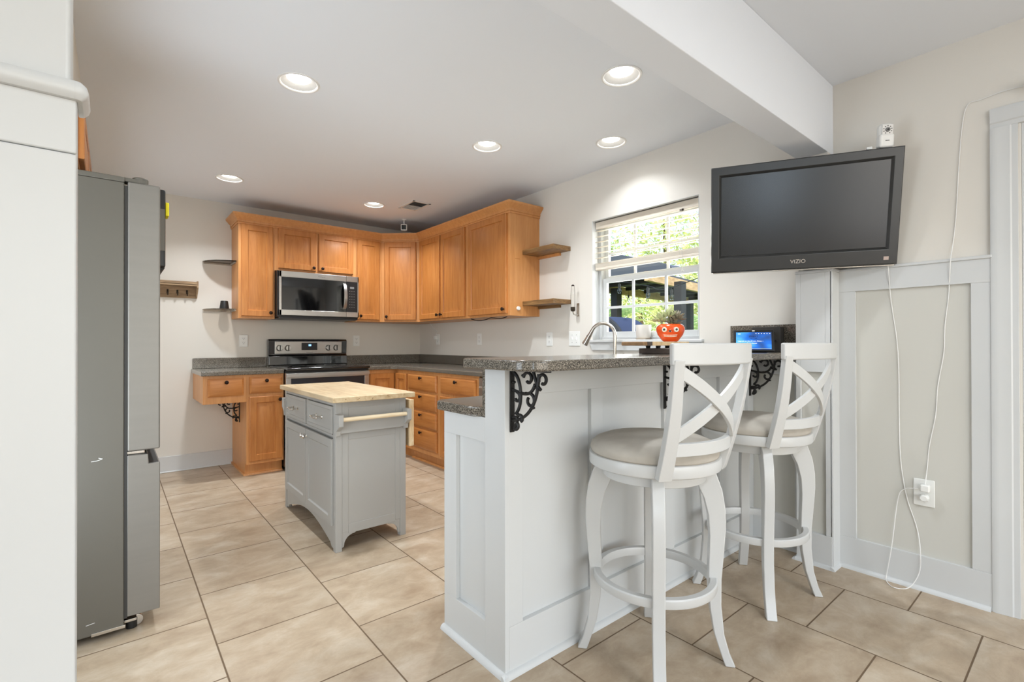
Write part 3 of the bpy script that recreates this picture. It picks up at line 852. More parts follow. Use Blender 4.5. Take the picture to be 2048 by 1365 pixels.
# ------------------------------------------------------------------ peninsula (breakfast bar)
def peninsula():
    t = thing('breakfast_bar', 'white panelled half-height peninsula wall carrying the raised bar', 'breakfast bar', (1.9, 1.46, 0))
    x0, y0 = 1.015, 1.27
    MB().box(x0 + .018, WX - .002, y0 + .018, 1.380, 0, 1.037).build('wall_core', 'trim_white', t, smooth=False)
    MB().box(x0 + .018, 2.80, 1.380, 1.643, 0, .862).build('low_core', 'trim_white', t, smooth=False)
    # end panel (faces the fridge)
    m = MB()
    m.box(x0, x0 + .018, y0, 1.383, 0, 1.037)
    m.box(x0, x0 + .018, 1.383, 1.655, .775, .862).box(x0, x0 + .018, 1.383, 1.655, 0, .146)
    m.box(x0, x0 + .018, 1.570, 1.655, .146, .775)
    m.box(x0 + .018, x0 + .25, 1.643, 1.655, 0, .862)
    m.build('end_panel', 'trim_white', t, bevel=.0012)
    # long front
    m = MB()
    m.box(x0 + .0181, WX - .002, y0, y0 + .018, .945, 1.037).box(x0 + .0181, WX - .002, y0, y0 + .018, 0, .165)
    for a, b in ((x0 + .0181, 1.094), (1.450, 1.520), (1.950, 2.030), (2.46, 2.53), (2.78, WX - .002)):
        m.box(a, b, y0 + .0008, y0 + .018, .165, .945)
    m.build('front_panel', 'trim_white', t, bevel=.0012)
    m = MB(); shoe(m, (x0, y0 - .017, 0), Y, -X, .405, .018); shoe(m, (x0 - .018, y0, 0), X, -Y, WX - x0, .018)
    m.build('shoe_moulding', 'trim_white', t)
    MB().box(x0 - .001, WX - .002, 1.381, 1.397, .862, 1.037).build('splash_strip', 'granite', t, bevel=.001)
peninsula()
def bar_top():
    t = thing('raised_countertop', 'thick grey speckled raised bar top with a rounded corner', 'bar top', (1.9, 1.24, 1.038))
    z0, z1 = 1.039, 1.073
    xl, yf, yb = .935, 1.045, 1.432
    pl_ = [(WX, yb), (xl + .03, yb), (xl, yb - .03), (xl, yf + .085)]
    for k in range(1, 8):
        a = pi + k * (pi / 2) / 8
        pl_.append((xl + .085 + .085 * cos(a), yf + .085 + .085 * sin(a)))
    pl_ += [(xl + .085, yf), (2.738, yf), (2.738, 1.010), (WX, 1.010)]
    MB().prism(pl_, (0, 0, z0), X, Y, Z, z1 - z0).build('slab', 'granite', t, bevel=.008, seg=4)
    MB().box(WX - .022, WX, 1.010, 1.395, z1, 1.224).build('backsplash', 'granite', t, bevel=.002)
bar_top()

# iron scroll brackets
def scroll(cx, cy, r0, r1, a0, a1, n=18):
    return [(cx + (r0 + (r1 - r0) * i / n) * cos(a0 + (a1 - a0) * i / n), cy + (r0 + (r1 - r0) * i / n) * sin(a0 + (a1 - a0) * i / n)) for i in range(n + 1)]
def bez(p, n=16):
    out = []
    for i in range(n + 1):
        t = i / n; a = 1 - t
        out.append(tuple(a ** 3 * p[0][k] + 3 * a * a * t * p[1][k] + 3 * a * t * t * p[2][k] + t ** 3 * p[3][k] for k in (0, 1)))
    return out
def bracket(label, loc, rz, k=1.0, group='scrolled iron brackets'):
    """local: plate on the wall at y=0, arm runs to -y under the top (z=0 is the underside)"""
    t = thing('iron_bracket', label, 'bracket', (0, 0, 0), group)
    MB().box(-.010 * k, .010 * k, -.005 * k, 0, -.215 * k, 0).build('wall_plate', 'black_iron', t, bevel=.002 * k)
    MB().box(-.009 * k, .009 * k, -.185 * k, 0, -.006 * k, 0).build('arm', 'black_iron', t, bevel=.0015 * k)
    m = MB()
    def c(pts, r=.0056): m.tube([(0, -a * k, b * k) for a, b in pts], r * k, 8)
    c(bez([(.005, -.175), (.09, -.165), (.135, -.10), (.135, -.012)]))              # big outer sweep
    c(scroll(.155, -.030, .020, .012, R(200), R(-110)))                             # loop at the tip
    c(bez([(.004, -.010), (.050, -.015), (.065, -.120), (.022, -.150)]))            # inner stem
    c(bez([(.004, -.070), (.050, -.080), (.100, -.095), (.118, -.045)]))            # cross stem
    c(scroll(.085, -.030, .024, .010, R(170), R(-130)))
    c(scroll(.095, -.100, .022, .012, R(80), R(-220)))
    c(scroll(.028, -.095, .018, .009, R(90), R(-160)))
    c(bez([(.110, -.005), (.120, -.030), (.125, -.050), (.145, -.062)]))
    c(bez([(.006, -.165), (.050, -.150), (.020, -.190), (.018, -.200)], 14))
    c(scroll(.022, -.188, .016, .010, R(240), R(420)))
    c(scroll(.045, -.165, .014, .009, R(150), R(-60)))
    for a, b in ((.045, -.078), (.060, -.020), (.122, -.055), (.075, -.078), (.028, -.150), (.108, -.122), (.012, -.045), (.140, -.060)):
        m.ball((0, -a * k, b * k), .0068 * k, (1, 1.2, .8), 10)
    m.build('scrollwork', 'black_iron', t)
    t.location = loc; t.rotation_euler = (0, 0, rz)
    return t
bracket('black iron scroll bracket under the bar at the near left end', (1.045, 1.27, 1.038), 0)
bracket('black iron scroll bracket under the middle of the bar, behind the nearer stool', (1.950, 1.27, 1.038), 0)
bracket('black iron scroll bracket under the bar nearest the window wall', (2.800, 1.27, 1.038), 0)
bracket('black iron scroll bracket under the desk drawer in the knee space', (.871, 4.86, .631), R(-90), .95)

# ------------------------------------------------------------------ range
def range_():
    t = thing('electric_range', 'black and stainless freestanding electric range', 'stove', (1.55, 4.85, 0))
    x0, x1 = 1.168, 1.928
    MB().box(x0 + .004, x1 - .004, 4.57, 5.17, .03, .885).build('body', 'black_plastic', t, bevel=.003)
    MB().box(x0, x1, 4.495, 5.10, .885, .912).build('cooktop', 'black_glass', t, bevel=.010, seg=4)
    # back panel
    m = MB().prism([(5.105, .912), (5.175, .912), (5.180, 1.165), (5.135, 1.168), (5.118, 1.155), (5.128, 1.012), (5.112, 1.0)], (x0 - .004, 0, 0), Y, Z, X, x1 - x0 + .008)
    b = m.build('backguard', 'black_glass', t, bevel=.006, seg=3)
    MB().prism([(5.115, 1.022), (5.122, 1.022), (5.122, 1.145), (5.110, 1.145)], (x0 + .052, 0, 0), Y, Z, X, x1 - x0 - .104).build('control_panel', 'steel', t, bevel=.004)
    MB().box(1.468, 1.622, 5.105, 5.112, 1.058, 1.132).build('display_panel', 'black_plastic', t, bevel=.003)
    MB().box(1.535, 1.560, 5.1035, 5.105, 1.098, 1.116).build('clock', 'led_blue', t)
    for x in (1.262, 1.340, 1.735, 1.815):
        k = MB().lathe((x, 5.112, 1.080), [(0, -.026), (.024, -.026), (.027, -.022), (.029, -.004), (.031, 0), (0, 0)], 28, axis='Y').build('control_knob', 'steel', t)
        MB().box(x - .0045, x + .0045, 5.078, 5.087, 1.054, 1.106).build('grip', 'black_plastic', k, bevel=.001)
    # oven door
    m = MB().box(x0 + .002, x1 - .002, 4.525, 4.57, .815, .862).box(x0 + .002, x0 + .045, 4.525, 4.57, .22, .815).box(x1 - .045, x1 - .002, 4.525, 4.57, .22, .815).box(x0 + .002, x1 - .002, 4.525, 4.57, .20, .30)
    d = m.build('oven_door', 'steel', t, bevel=.003)
    MB().box(x0 + .045, x1 - .045, 4.528, 4.565, .30, .83).build('oven_window', 'oven_glass', d)
    MB().box(x0 + .004, x1 - .004, 4.500, 4.520, .826, .856).box(x0 + .03, x0 + .06, 4.52, 4.53, .83, .852).box(x1 - .06, x1 - .03, 4.52, 4.53, .83, .852).build('door_handle', 'steel', d, bevel=.003)
    MB().box(x0 + .002, x1 - .002, 4.530, 4.57, .04, .19).build('storage_drawer', 'steel', t, bevel=.003)
    text('lettering', 'Whirlpool', .016, 'grey_mark', t, (1.545, 5.1125, 1.036), X, Z, -Y)
    for bx_, by_, br in ((1.36, 4.66, .10), (1.74, 4.66, .08), (1.36, 4.93, .08), (1.74, 4.93, .10)):
        MB().lathe((bx_, by_, .9121), [(br - .002, 0), (br, .0002), (br, 0)], 40).build('burner_ring', 'grey_mark', t)
range_()

def microwave():
    t = thing('microwave', 'stainless over-the-range microwave below the short cabinet', 'microwave', (1.55, 5.0, 1.36))
    x0, x1, f = 1.168, 1.930, 4.80
    MB().box(x0, x1, f + .012, BY, 1.372, 1.800).build('case', 'black_plastic', t, bevel=.002)
    m = MB()
    z0, z1 = 1.388, 1.797
    xs = 1.800
    m.box(x0 + .012, xs, f - .012, f + .014, 1.742, z1).box(x0 + .012, xs, f - .012, f + .014, z0, 1.438).box(x0 + .012, x0 + .032, f - .012, f + .014, z0, z1)
    d = m.build('door', 'steel', t, bevel=.002)
    MB().box(x0 + .032, xs, f - .010, f + .012, 1.438, 1.742).build('door_glass', 'black_glass', d)
    text('lettering', 'Whirlpool', .016, 'grey_mark', d, (1.56, f - .0125, 1.768), X, Z, -Y)
    m = MB().box(xs + .003, x1, f - .012, f + .014, 1.742, z1).box(xs + .003, x1, f - .012, f + .014, z0, 1.438).box(x1 - .012, x1, f - .012, f + .014, z0, z1)
    c = m.build('control_frame', 'steel', t, bevel=.002)
    MB().box(xs + .003, x1 - .012, f - .010, f + .012, 1.438, 1.742).build('control_panel', 'black_plastic', t)
    MB().box(1.840, 1.882, f - .0115, f - .0100, 1.672, 1.692).build('display', 'grey_mark', t)
    m = MB()
    for r_ in range(7):
        for q in range(3): m.box(1.834 + q * .022, 1.842 + q * .022, f - .0112, f - .0100, 1.645 - r_ * .027, 1.651 - r_ * .027)
    m.build('keypad', 'grey_mark', t)
    pts = [(1.782, f - .012 - .045 * sin(pi * i / 14) ** .6 if 0 < i < 14 else f - .012, 1.465 + .255 * i / 14) for i in range(15)]
    MB().sweep(pts, X, .030, .010).build('handle', 'steel', t, bevel=.003)
    MB().box(x0 + .01, x1 - .01, f - .005, BY - .02, 1.358, 1.374).build('underside', 'black_plastic', t, bevel=.003)
microwave()

# ------------------------------------------------------------------ refrigerator, cabinet above it, organiser on its door
def fridge():
    t = thing('refrigerator', 'grey stainless french-door refrigerator seen from its side', 'refrigerator', (-.3, 2.86, 0))
    y0, y1 = 2.402, 3.312
    MB().box(-.72, .035, y0, y1, .03, 1.752).build('cabinet', 'fridge_side', t, bevel=.004)
    m = MB().box(-.72, .036, y0, y1, 1.752, 1.772)
    m.build('top_cap', 'fridge_side', t, bevel=.003)
    MB().box(.035, .045, y0 + .004, y1 - .004, .06, 1.74).build('door_gasket', 'gasket', t)
    ym = (y0 + y1) / 2
    for a, b in ((y0, ym - .002), (ym + .002, y1)):
        m = MB().box(.045, .148, a, b, .705, 1.758); m.build('upper_door', 'fridge_door', t, bevel=.006, seg=3)
    # freezer drawer with recessed grip along its top front edge
    m = MB()
    m.prism([(.045, .065), (.148, .065), (.148, .652), (.112, .650), (.110, .688), (.045, .690)], (0, y0, 0), X, Z, Y, y1 - y0)
    m.build('freezer_drawer', 'fridge_door', t, bevel=.003)
    MB().box(.116, .143, y0 + .004, y1 - .004, .6505, .6525).build('grip_recess', 'gasket', t)
    m = MB().box(-.02, .10, y0 + .005, y0 + .06, 1.758, 1.772).lathe((.085, y0 + .03, 1.757), [(0, 0), (.026, 0), (.026, .022), (.020, .026), (0, .026)], 24)
    m.build('hinge_cover', 'fridge_side', t, bevel=.001)
    MB().box(.03, .10, y0 + .02, y0 + .05, .690, .702).build('middle_hinge', 'nickel', t, bevel=.002)
    m = MB().box(.02, .075, y0 + .02, y0 + .05, .035, .045).box(-.06, .04, y0 - .004, y0 + .001, .028, .040).cyl((.075, y0 + .05, .022), (.075, y0 + .08, .022), .022, None, 20)
    m.build('foot_bracket', 'nickel', t, bevel=.001)
    MB().cyl((.06, y0 + .05, 0), (.06, y0 + .05, .035), .018, None, 16).cyl((-.6, y0 + .05, 0), (-.6, y0 + .05, .035), .018, None, 16).cyl((.0, y1 - .05, 0), (.0, y1 - .05, .035), .018, None, 16).cyl((-.6, y1 - .05, 0), (-.6, y1 - .05, .035), .018, None, 16).build('levelling_feet', 'black_plastic', t)
    # scratches on the side panel
    m = MB()
    m.tube([(-.061, y0 - .0006, .683), (-.045, y0 - .0006, .684), (-.031, y0 - .0006, .688)], .0012, 6).tube([(-.040, y0 - .0006, .694), (-.028, y0 - .0006, .689)], .0012, 6)
    m.tube([(-.075, y0 - .0006, .075), (-.050, y0 - .0006, .078)], .0008, 6)
    m.build('scratches', 'white_metal', t)
fridge()
t = thing('fridge_top_cabinet', 'maple cabinet just visible above the refrigerator', 'wall cabinet', (-.43, 2.86, 1.81))
MB().box(-.75, -.100, 2.42, 3.30, 1.81, 2.015).build('body', 'maple_side', t, bevel=.002)
door(t, (-.100, 2.425, 1.82), Y, X, .43, .185, .40, .03, rings=[(0, .016), (.004, .019), (.040, .019), (.044, .013), (.052, .013), (.066, .018)]); door(t, (-.100, 2.865, 1.82), Y, X, .43, .185, .02, .03, rings=[(0, .016), (.004, .019), (.040, .019), (.044, .013), (.052, .013), (.066, .018)])
t = thing('magnetic_organizer', 'black magnetic holder on the front of the refrigerator door', 'organizer', (.17, 2.9, 1.45))
MB().box(.1485, .1870, 2.72, 3.10, 1.475, 1.83).build('case', 'black_plastic', t, bevel=.008, seg=3)
MB().prism([(.1485, 1.43), (.187, 1.475), (.1485, 1.475)], (0, 2.74, 0), X, Z, Y, .34).build('lower_lip', 'gasket', t, bevel=.001)
MB().box(.1520, .1840, 2.716, 2.722, 1.55, 1.74).build('side_strip', 'fridge_side', t)
tag(MB().box(.1873, .2010, 2.73, 2.80, 1.713, 1.775).build('sponge', 'yellow_foam', bevel=.003), 'small yellow block stuck on the black organizer by the refrigerator', 'magnet')

# ------------------------------------------------------------------ kitchen cart
def cart():
    x0, x1, y0, y1 = .922, 1.335, 2.606, 3.585
    t = thing('kitchen_cart', 'grey kitchen cart with a butcher block top and a towel rod', 'kitchen cart', ((x0 + x1) / 2, (y0 + y1) / 2, 0))
    H0 = .812
    m = MB()
    # carcass
    m.box(x0 + .014, x1 - .014, y0 + .014, y1 - .014, .115, H0)
    # corner posts
    pw = .036
    for a, b in ((x0, y0), (x1 - pw, y0), (x0, y1 - pw), (x1 - pw, y1 - pw)):
        m.box(a, a + pw, b, b + pw, 0, H0)
    m.build('frame', 'cart_grey', t, bevel=.002)
    # side with doors (faces -X)
    def feet(poly, o, u, n, d, nm): MB().prism(poly, o, u, Z, n, d).build(nm, 'cart_grey', t, bevel=.0015)
    L = y1 - y0
    arch = [(pw, .135), (pw, .0)]
    a = [(pw, .135), (pw, .012), (pw + .035, .014), (pw + .055, .035)]
    for i in range(1, 12):
        s_ = i / 12
        a.append((pw + .055 + (L - 2 * pw - .11) * s_, .035 + .072 * sin(pi * s_)))
    a += [(L - pw - .055, .035), (L - pw - .035, .014), (L - pw, .012), (L - pw, .135)]
    feet(a, (x0 + .003, y0, 0), Y, X, .016, 'apron')
    feet(a, (x1 - .019, y0, 0), Y, X, .016, 'apron')
    Wd = x1 - x0
    e = [(pw, .128), (pw, .018), (pw + .010, .022)]
    for i in range(0, 7):
        q = i / 6 * pi / 2
        e.append((pw + .012 + .060 * (1 - cos(q)), .030 + .055 * sin(q)))
    e += [(pw + .078, .092)]
    e2 = e + [(Wd - p_[0], p_[1]) for p_ in reversed(e)]
    feet(e2, (x0, y0 + .003, 0), X, Y, .016, 'apron')
    feet(e2, (x0, y1 - .019, 0), X, Y, .016, 'apron')
    # rails on the door side
    MB().box(x0 + .003, x0 + .014, y0 + pw, y1 - pw, .615, .628).box(x0 + .003, x0 + .014, y0 + pw, y1 - pw, .785, H0).box(x0 + .003, x0 + .014, y0 + L / 2 - .012, y0 + L / 2 + .012, .628, .785).build('face_rail', 'cart_grey', t, bevel=.001)
    SH = [(0, .013), (.002, .0145), (.045, .0145), (.050, .009), (.054, .0075)]
    SD = [(0, .010), (.002, .011), (.018, .011), (.021, .0075), (.024, .0065)]
    for i, (ya, yb) in enumerate(((y0 + pw + .003, y0 + L / 2 - .002), (y0 + L / 2 + .002, y1 - pw - .003))):
        d = MB().slab((x0 + .0035, yb, .137), -Y, Z, -X, yb - ya, .468, SH, -.0).build('door', 'cart_grey', t, ang=20)
        ky = yb - .022 if i == 0 else ya + .022
        knob((x0 - .010, ky, .562), -X, d, 'nickel', .95)
        ya2, yb2 = (ya, yb - .012) if i == 0 else (ya + .012, yb)
        w = MB().slab((x0 + .0035, yb2, .634), -Y, Z, -X, yb2 - ya2, .148, SD, 0).build('drawer', 'cart_grey', t, ang=20)
        c = (ya2 + yb2) / 2
        h = MB()
        h.tube([(x0 - .010 - .026, c - .052 + k * .104 / 8, .705 - .006 * sin(pi * k / 8)) for k in range(9)], .0042, 10)
        for s_ in (-1, 1):
            h.tube([(x0 - .004, c + s_ * .045, .707), (x0 - .036, c + s_ * .045, .705)], .0048, 10)
            h.lathe((x0 - .0035, c + s_ * .045, .707), [(0, -.006), (.008, -.004), (.011, 0), (0, 0)], 14, axis='X')
            h.ball((x0 - .036, c + s_ * .054, .7045), .0065, (1, 1, 1), 12)
        h.build('bar_handle', 'nickel', w)
    # end panels (near and far)
    for yy, n_ in ((y0, -Y), (y1, Y)):
        sgn = -1 if n_ == -Y else 1
        ya, yb = (yy, yy + .014) if sgn < 0 else (yy - .014, yy)
        MB().box(x0 + pw, x0 + .070, ya + .001, yb, .10, H0).box(x1 - .066, x1 - pw, ya + .001, yb, .10, H0).box(x0 + .070, x1 - .066, ya + .001, yb, .09, .140).box(x0 + .070, x1 - .066, ya + .001, yb, .60, .775).build('end_frame', 'cart_grey', t, bevel=.0015)
        MB().box(x0 + .066, x1 - .062, yy - sgn * .0075 - .004, yy - sgn * .0075 + .004, .135, .60).box(x0 + .066, x1 - .062, yy - sgn * .006 - .004, yy - sgn * .006 + .004, .775, H0).build('end_inset', 'cart_grey', t)
        # towel / spice rail
        r = MB()
        prof = [(0, .628), (.020, .628), (.024, .655), (.066, .684), (.066, .745), (0, .745)]
        for xa in (x0 - .005, x1 - .021):
            r.prism(prof, (xa, yy, 0), n_, Z, X, .026)
        r.box(x0 + .02, x1 - .02, yy + sgn * .001, yy + sgn * .022, .640, .712)
        rl = r.build('rail_bracket', 'cart_grey', t, bevel=.003)
        MB().tube([(x0 + .015, yy + sgn * .048, .718), (x1 - .015, yy + sgn * .048, .718)], .0115, 20).build('towel_rod', 'birch', t)
    # butcher block and drop leaf
    MB().box(x0 - .040, x1 + .024, y0 - .072, y1 - .02, .8125, .842).build('butcher_block', 'butcher_block', t, bevel=.004, seg=3)
    MB().box(x1 + .022, x1 + .052, y0 - .004, y1 - .06, .515, .790).build('drop_leaf', 'leaf_block', t, bevel=.003)
    MB().box(x1, x1 + .022, y0 + .08, y0 + .10, .60, .78).box(x1, x1 + .022, y1 - .18, y1 - .16, .60, .78).build('leaf_support', 'cart_grey', t)
    # knots and worm tracks in the block's edge
    m = MB()
    for x, z, l_, a_ in ((1.02, .826, .014, .5), (1.10, .824, .010, 1.2), (1.19, .830, .016, -.3), (.95, .828, .008, .2)):
        m.obox((x, y0 - .0722, z), (cos(a_), 0, sin(a_)), Y, (-sin(a_), 0, cos(a_)), l_, .0008, .0025)
    m.build('knots', 'walnut_plank', t)
cart()

# ------------------------------------------------------------------ bar stools
def stool():
    t = thing('bar_stool', 'x', 'bar stool', (0, 0, 0), 'white swivel bar stools')
    # legs : outline in the (radius, height) plane
    outer = [(.196, .6895), (.212, .665), (.231, .610), (.241, .545), (.242, .480), (.236, .400), (.227, .300), (.226, .210), (.235, .110), (.254, .040), (.272, 0)]
    inner = [(.238, 0), (.224, .040), (.202, .110), (.188, .200), (.183, .290), (.185, .370), (.188, .450), (.184, .520), (.170, .580), (.152, .620), (.140, .650), (.138, .6895)]
    for k in range(4):
        a = R(45 + 90 * k)
        m = MB(); u = Vector((cos(a), sin(a), 0)); n = Vector((-sin(a), cos(a), 0))
        m.prism(outer + inner, Vector((0, 0, 0)) - n * .020, u, Z, n, .040)
        m.build('leg', 'stool_white', t, bevel=.004, seg=3, local=True, ang=30)
    m = MB().lathe((0, 0, 0), [(.130, .689), (.176, .689), (.178, .687), (.178, .652), (.176, .650), (.162, .650), (.160, .670), (.130, .672), (.130, .689)], 64)
    m.build('apron_ring', 'stool_white', t, local=True, ang=30)
    MB().lathe((0, 0, 0), [(0, .672), (.12, .672), (.12, .6905), (0, .6905)], 32).build('swivel_plate', 'black_iron', t, local=True)
    m = MB(); pr = [(.188, .276), (.212, .276), (.214, .280), (.214, .302), (.210, .306), (.190, .306), (.188, .302), (.188, .276)]
    m.lathe((0, 0, 0), pr, 72)
    fr = m.build('foot_ring', 'stool_white', t, local=True, ang=30)
    for k in range(4):
        a = R(45 + 90 * k)
        q = MB().cyl((.1885 * cos(a), .1885 * sin(a), .291), (.1865 * cos(a), .1865 * sin(a), .291), .006, None, 14)
        q.build('bolt', 'black_iron', fr, local=True)
    # seat
    m = MB().lathe((0, 0, 0), [(0, .6905), (.221, .6905), (.2265, .694), (.228, .698), (.228, .728), (.2265, .732), (.222, .734), (0, .734)], 72)
    m.build('seat_frame', 'stool_white', t, local=True, ang=30)
    m = MB().lathe((0, 0, 0), [(.210, .733), (.220, .737), (.2235, .748), (.220, .762), (.206, .776), (.175, .788), (.12, .797), (.05, .801), (0, .802)], 64)
    c = m.build('cushion', 'seat_fabric', t, local=True)
    MB().tube([(.2175 * cos(2 * pi * i / 64), .2175 * sin(2 * pi * i / 64), .7375) for i in range(64)], .0032, 8, closed=True).build('piping', 'seat_piping', c, local=True)
    # back
    def wy(z):   # half width and depth of posts at height z
        k = (z - .69) / .37
        return .150 + .030 * k, .163 + .080 * k + .010 * sin(pi * min(1, max(0, k)))
    for s_ in (-1, 1):
        pts = []
        for i in range(13):
            z = .6915 + (1.075 - .6915) * i / 12
            w, d = wy(z); pts.append((s_ * w, -d - .006, z))
        ang = R(20) * s_
        MB().sweep(pts, (cos(ang), sin(ang), 0), .046, .026, taper=lambda q: 1.05 - .3 * q).build('back_post', 'stool_white', t, bevel=.003, local=True)
    def surf(u, z, off=0):
        w, d = wy(z)
        return Vector((u * w, -(d + (.042) * (1 - u * u)) - off, z))
    def bar(u0, z0, u1, z1, w, h, off=0, ext=1.0, curve=0):
        pts = [surf(u0 + (u1 - u0) * i / 20, z0 + (z1 - z0) * i / 20 + curve * sin(pi * i / 20), off) for i in range(21)]
        def wd(i):
            j = min(max(i, 1), 19); tt = (pts[j + 1] - pts[j - 1]).normalized()
            nn = Vector((-pts[j].x * .0, -1, 0))
            uu = (surf(min(1.2, u0 + (u1 - u0) * j / 20 + .02), pts[j].z) - surf(u0 + (u1 - u0) * j / 20 - .02, pts[j].z)).normalized()
            nrm = uu.cross(Z).normalized()
            return tt.cross(nrm)
        return MB().sweep(pts, wd, w, h)
    top = MB().sweep([surf(-1.10 + 2.2 * i / 24, 1.09) for i in range(25)], Z, .068, .024)
    top.build('top_rail', 'stool_white', t, bevel=.007, seg=3, local=True)
    bar(-1, .790, 1, .790, .040, .020).build('lower_rail', 'stool_white', t, bevel=.002, local=True)
    bar(-1, 1.045, 1, .815, .038, .012, .004).build('cross_brace', 'stool_white', t, bevel=.002, local=True)
    bar(-1, .818, 1, 1.042, .038, .012, -.004).build('cross_brace', 'stool_white', t, bevel=.002, local=True)
    return t
st = stool()
st.location = (1.508, 1.029, 0); st.rotation_euler = (0, 0, R(-6.5))
st['label'] = 'white X-back bar stool in front, nearer the camera, with a grey cushion'
st2 = copy_tree(st)
st2.location = (2.27, 1.008, 0); st2.rotation_euler = (0, 0, R(-8))
st2['label'] = 'white X-back bar stool farther away, next to the wall pilaster'

# ------------------------------------------------------------------ television and things about it
def tv():
    c = Vector((2.569, .919, 1.746)); yaw, tilt = 3.661, .201; w, h = .80, .524
    n = Vector((cos(yaw) * cos(tilt), sin(yaw) * cos(tilt), -sin(tilt)))
    r = Vector((-sin(yaw), cos(yaw), 0)); u = n.cross(r)
    if u.z < 0: u = -u
    t = thing('television', 'black flat-screen television tilted down on a wall arm', 'television', c)
    if r.cross(u).dot(n) < 0: pass
    def P(a, b, d): return c + r * a + u * b + n * d
    # r points to the viewer's right in the picture
    rings = [(0, 0), (.004, .004), (.040, .004), (.046, -.006), (.050, -.008)]
    m = MB()
    # bezel: left/right .045, top .05, bottom .078
    def rect(l, r_, b, tt, d): return [P(-w / 2 + l, -h / 2 + b, d), P(w / 2 - r_, -h / 2 + b, d), P(w / 2 - r_, h / 2 - tt, d), P(-w / 2 + l, h / 2 - tt, d)]
    loops = [rect(0, 0, 0, 0, -.06), rect(0, 0, 0, 0, -.004), rect(.004, .004, .004, .004, 0), rect(.036, .036, .070, .040, 0), rect(.046, .046, .080, .050, -.012)]
    vs = [[m.bm.verts.new(p) for p in L_] for L_ in loops]
    for A, B in zip(vs, vs[1:]):
        for k in range(4): m.bm.faces.new([A[k], A[(k + 1) % 4], B[(k + 1) % 4], B[k]])
    m.bm.faces.new(vs[0][::-1]); m.bm.faces.new(vs[-1])
    m.build('bezel', 'tv_bezel', t, bevel=.0015, ang=20)
    m = MB().obox(P(0, .015, -.0115), r, u, n, w - .094, h - .132, .002); m.build('screen', 'tv_screen', t)
    MB().obox(P(0, .0, -.085), r, u, n, w * .72, h * .7, .055).build('rear_housing', 'black_plastic', t, bevel=.01)
    text('lettering', 'VIZIO', .026, 'led_white' if False else 'nickel', t, P(-.005, -h / 2 + .036, .0006), r, u, n)
    MB().obox(P(w / 2 - .045, -h / 2 + .030, .0008), r, u, n, .020, .016, .0006).build('sticker', 'sticker', t)
    MB().obox(P(0, -h / 2 - .004, -.02), r, u, n, w * .98, .006, .02).build('lower_trim', 'nickel', t, bevel=.002)
    # wall arm
    a = thing('tv_swivel_arm', 'black swivel arm holding the television to the pilaster', 'tv mount', (2.76, .93, 1.7))
    MB().box(2.748, 2.767, .885, .975, 1.50, 1.86).build('wall_plate', 'black_iron', a, bevel=.002)
    e = P(.0, -.0, -.120)
    MB().tube([(2.745, .93, 1.68), (2.70, .99, 1.70), e], .016, 12).build('arm', 'black_iron', a)
    MB().obox(P(0, 0, -.118), r, u, n, .20, .20, .010).build('head_plate', 'black_iron', a)
    # baby monitor on the set's top corner
    q = P(w / 2 - .068, h / 2 + .001, -.030)
    b = thing('baby_monitor', 'white baby monitor camera standing on top of the television', 'camera', q)
    f = Vector((-.72, -.60, -.10)).normalized(); s_ = Z.cross(f).normalized(); v = f.cross(s_)
    MB().obox(q + Z * .031, s_, v, f, .060, .060, .040).build('base', 'white_plastic', b, bevel=.010, seg=4)
    MB().obox(q + Z * .078, s_, v, f, .058, .062, .042).build('head', 'white_plastic', b, bevel=.017, seg=5)
    hd = bpy.data.objects['head']
    m = MB().obox(q + Z * .079 + f * .0215, s_, v, f, .044, .044, .003); m.build('face', 'white_metal', hd, bevel=.008, seg=3)
    lc = q + Z * .078 + f * .0235
    MB().cyl(lc, lc + f * .004, .010, .009, 24).build('lens_ring', 'grey_mark', hd)
    MB().cyl(lc + f * .004, lc + f * .0045, .0045, None, 16).build('lens', 'black_glass', hd)
    m = MB()
    for k in range(9):
        a_ = R(-60 + k * 37.5); p_ = lc + s_ * cos(a_) * .0165 + v * sin(a_) * .0165
        m.cyl(p_ - f * .001, p_ + f * .0008, .0021, None, 10)
    m.build('infrared_leds', 'outlet_slot', hd)
    p_ = q + Z * .030 + f * .0205
    MB().obox(p_, s_, v, f, .016, .004, .0008).build('badge', 'grey_mark', b)
    p_ = q + Z * .014 - s_ * .0
    MB().obox(q + Z * .012 + Vector((-.02, .055, 0)), r, Z, n, .022, .012, .012).build('plug', 'white_plastic', b, bevel=.002)
tv()

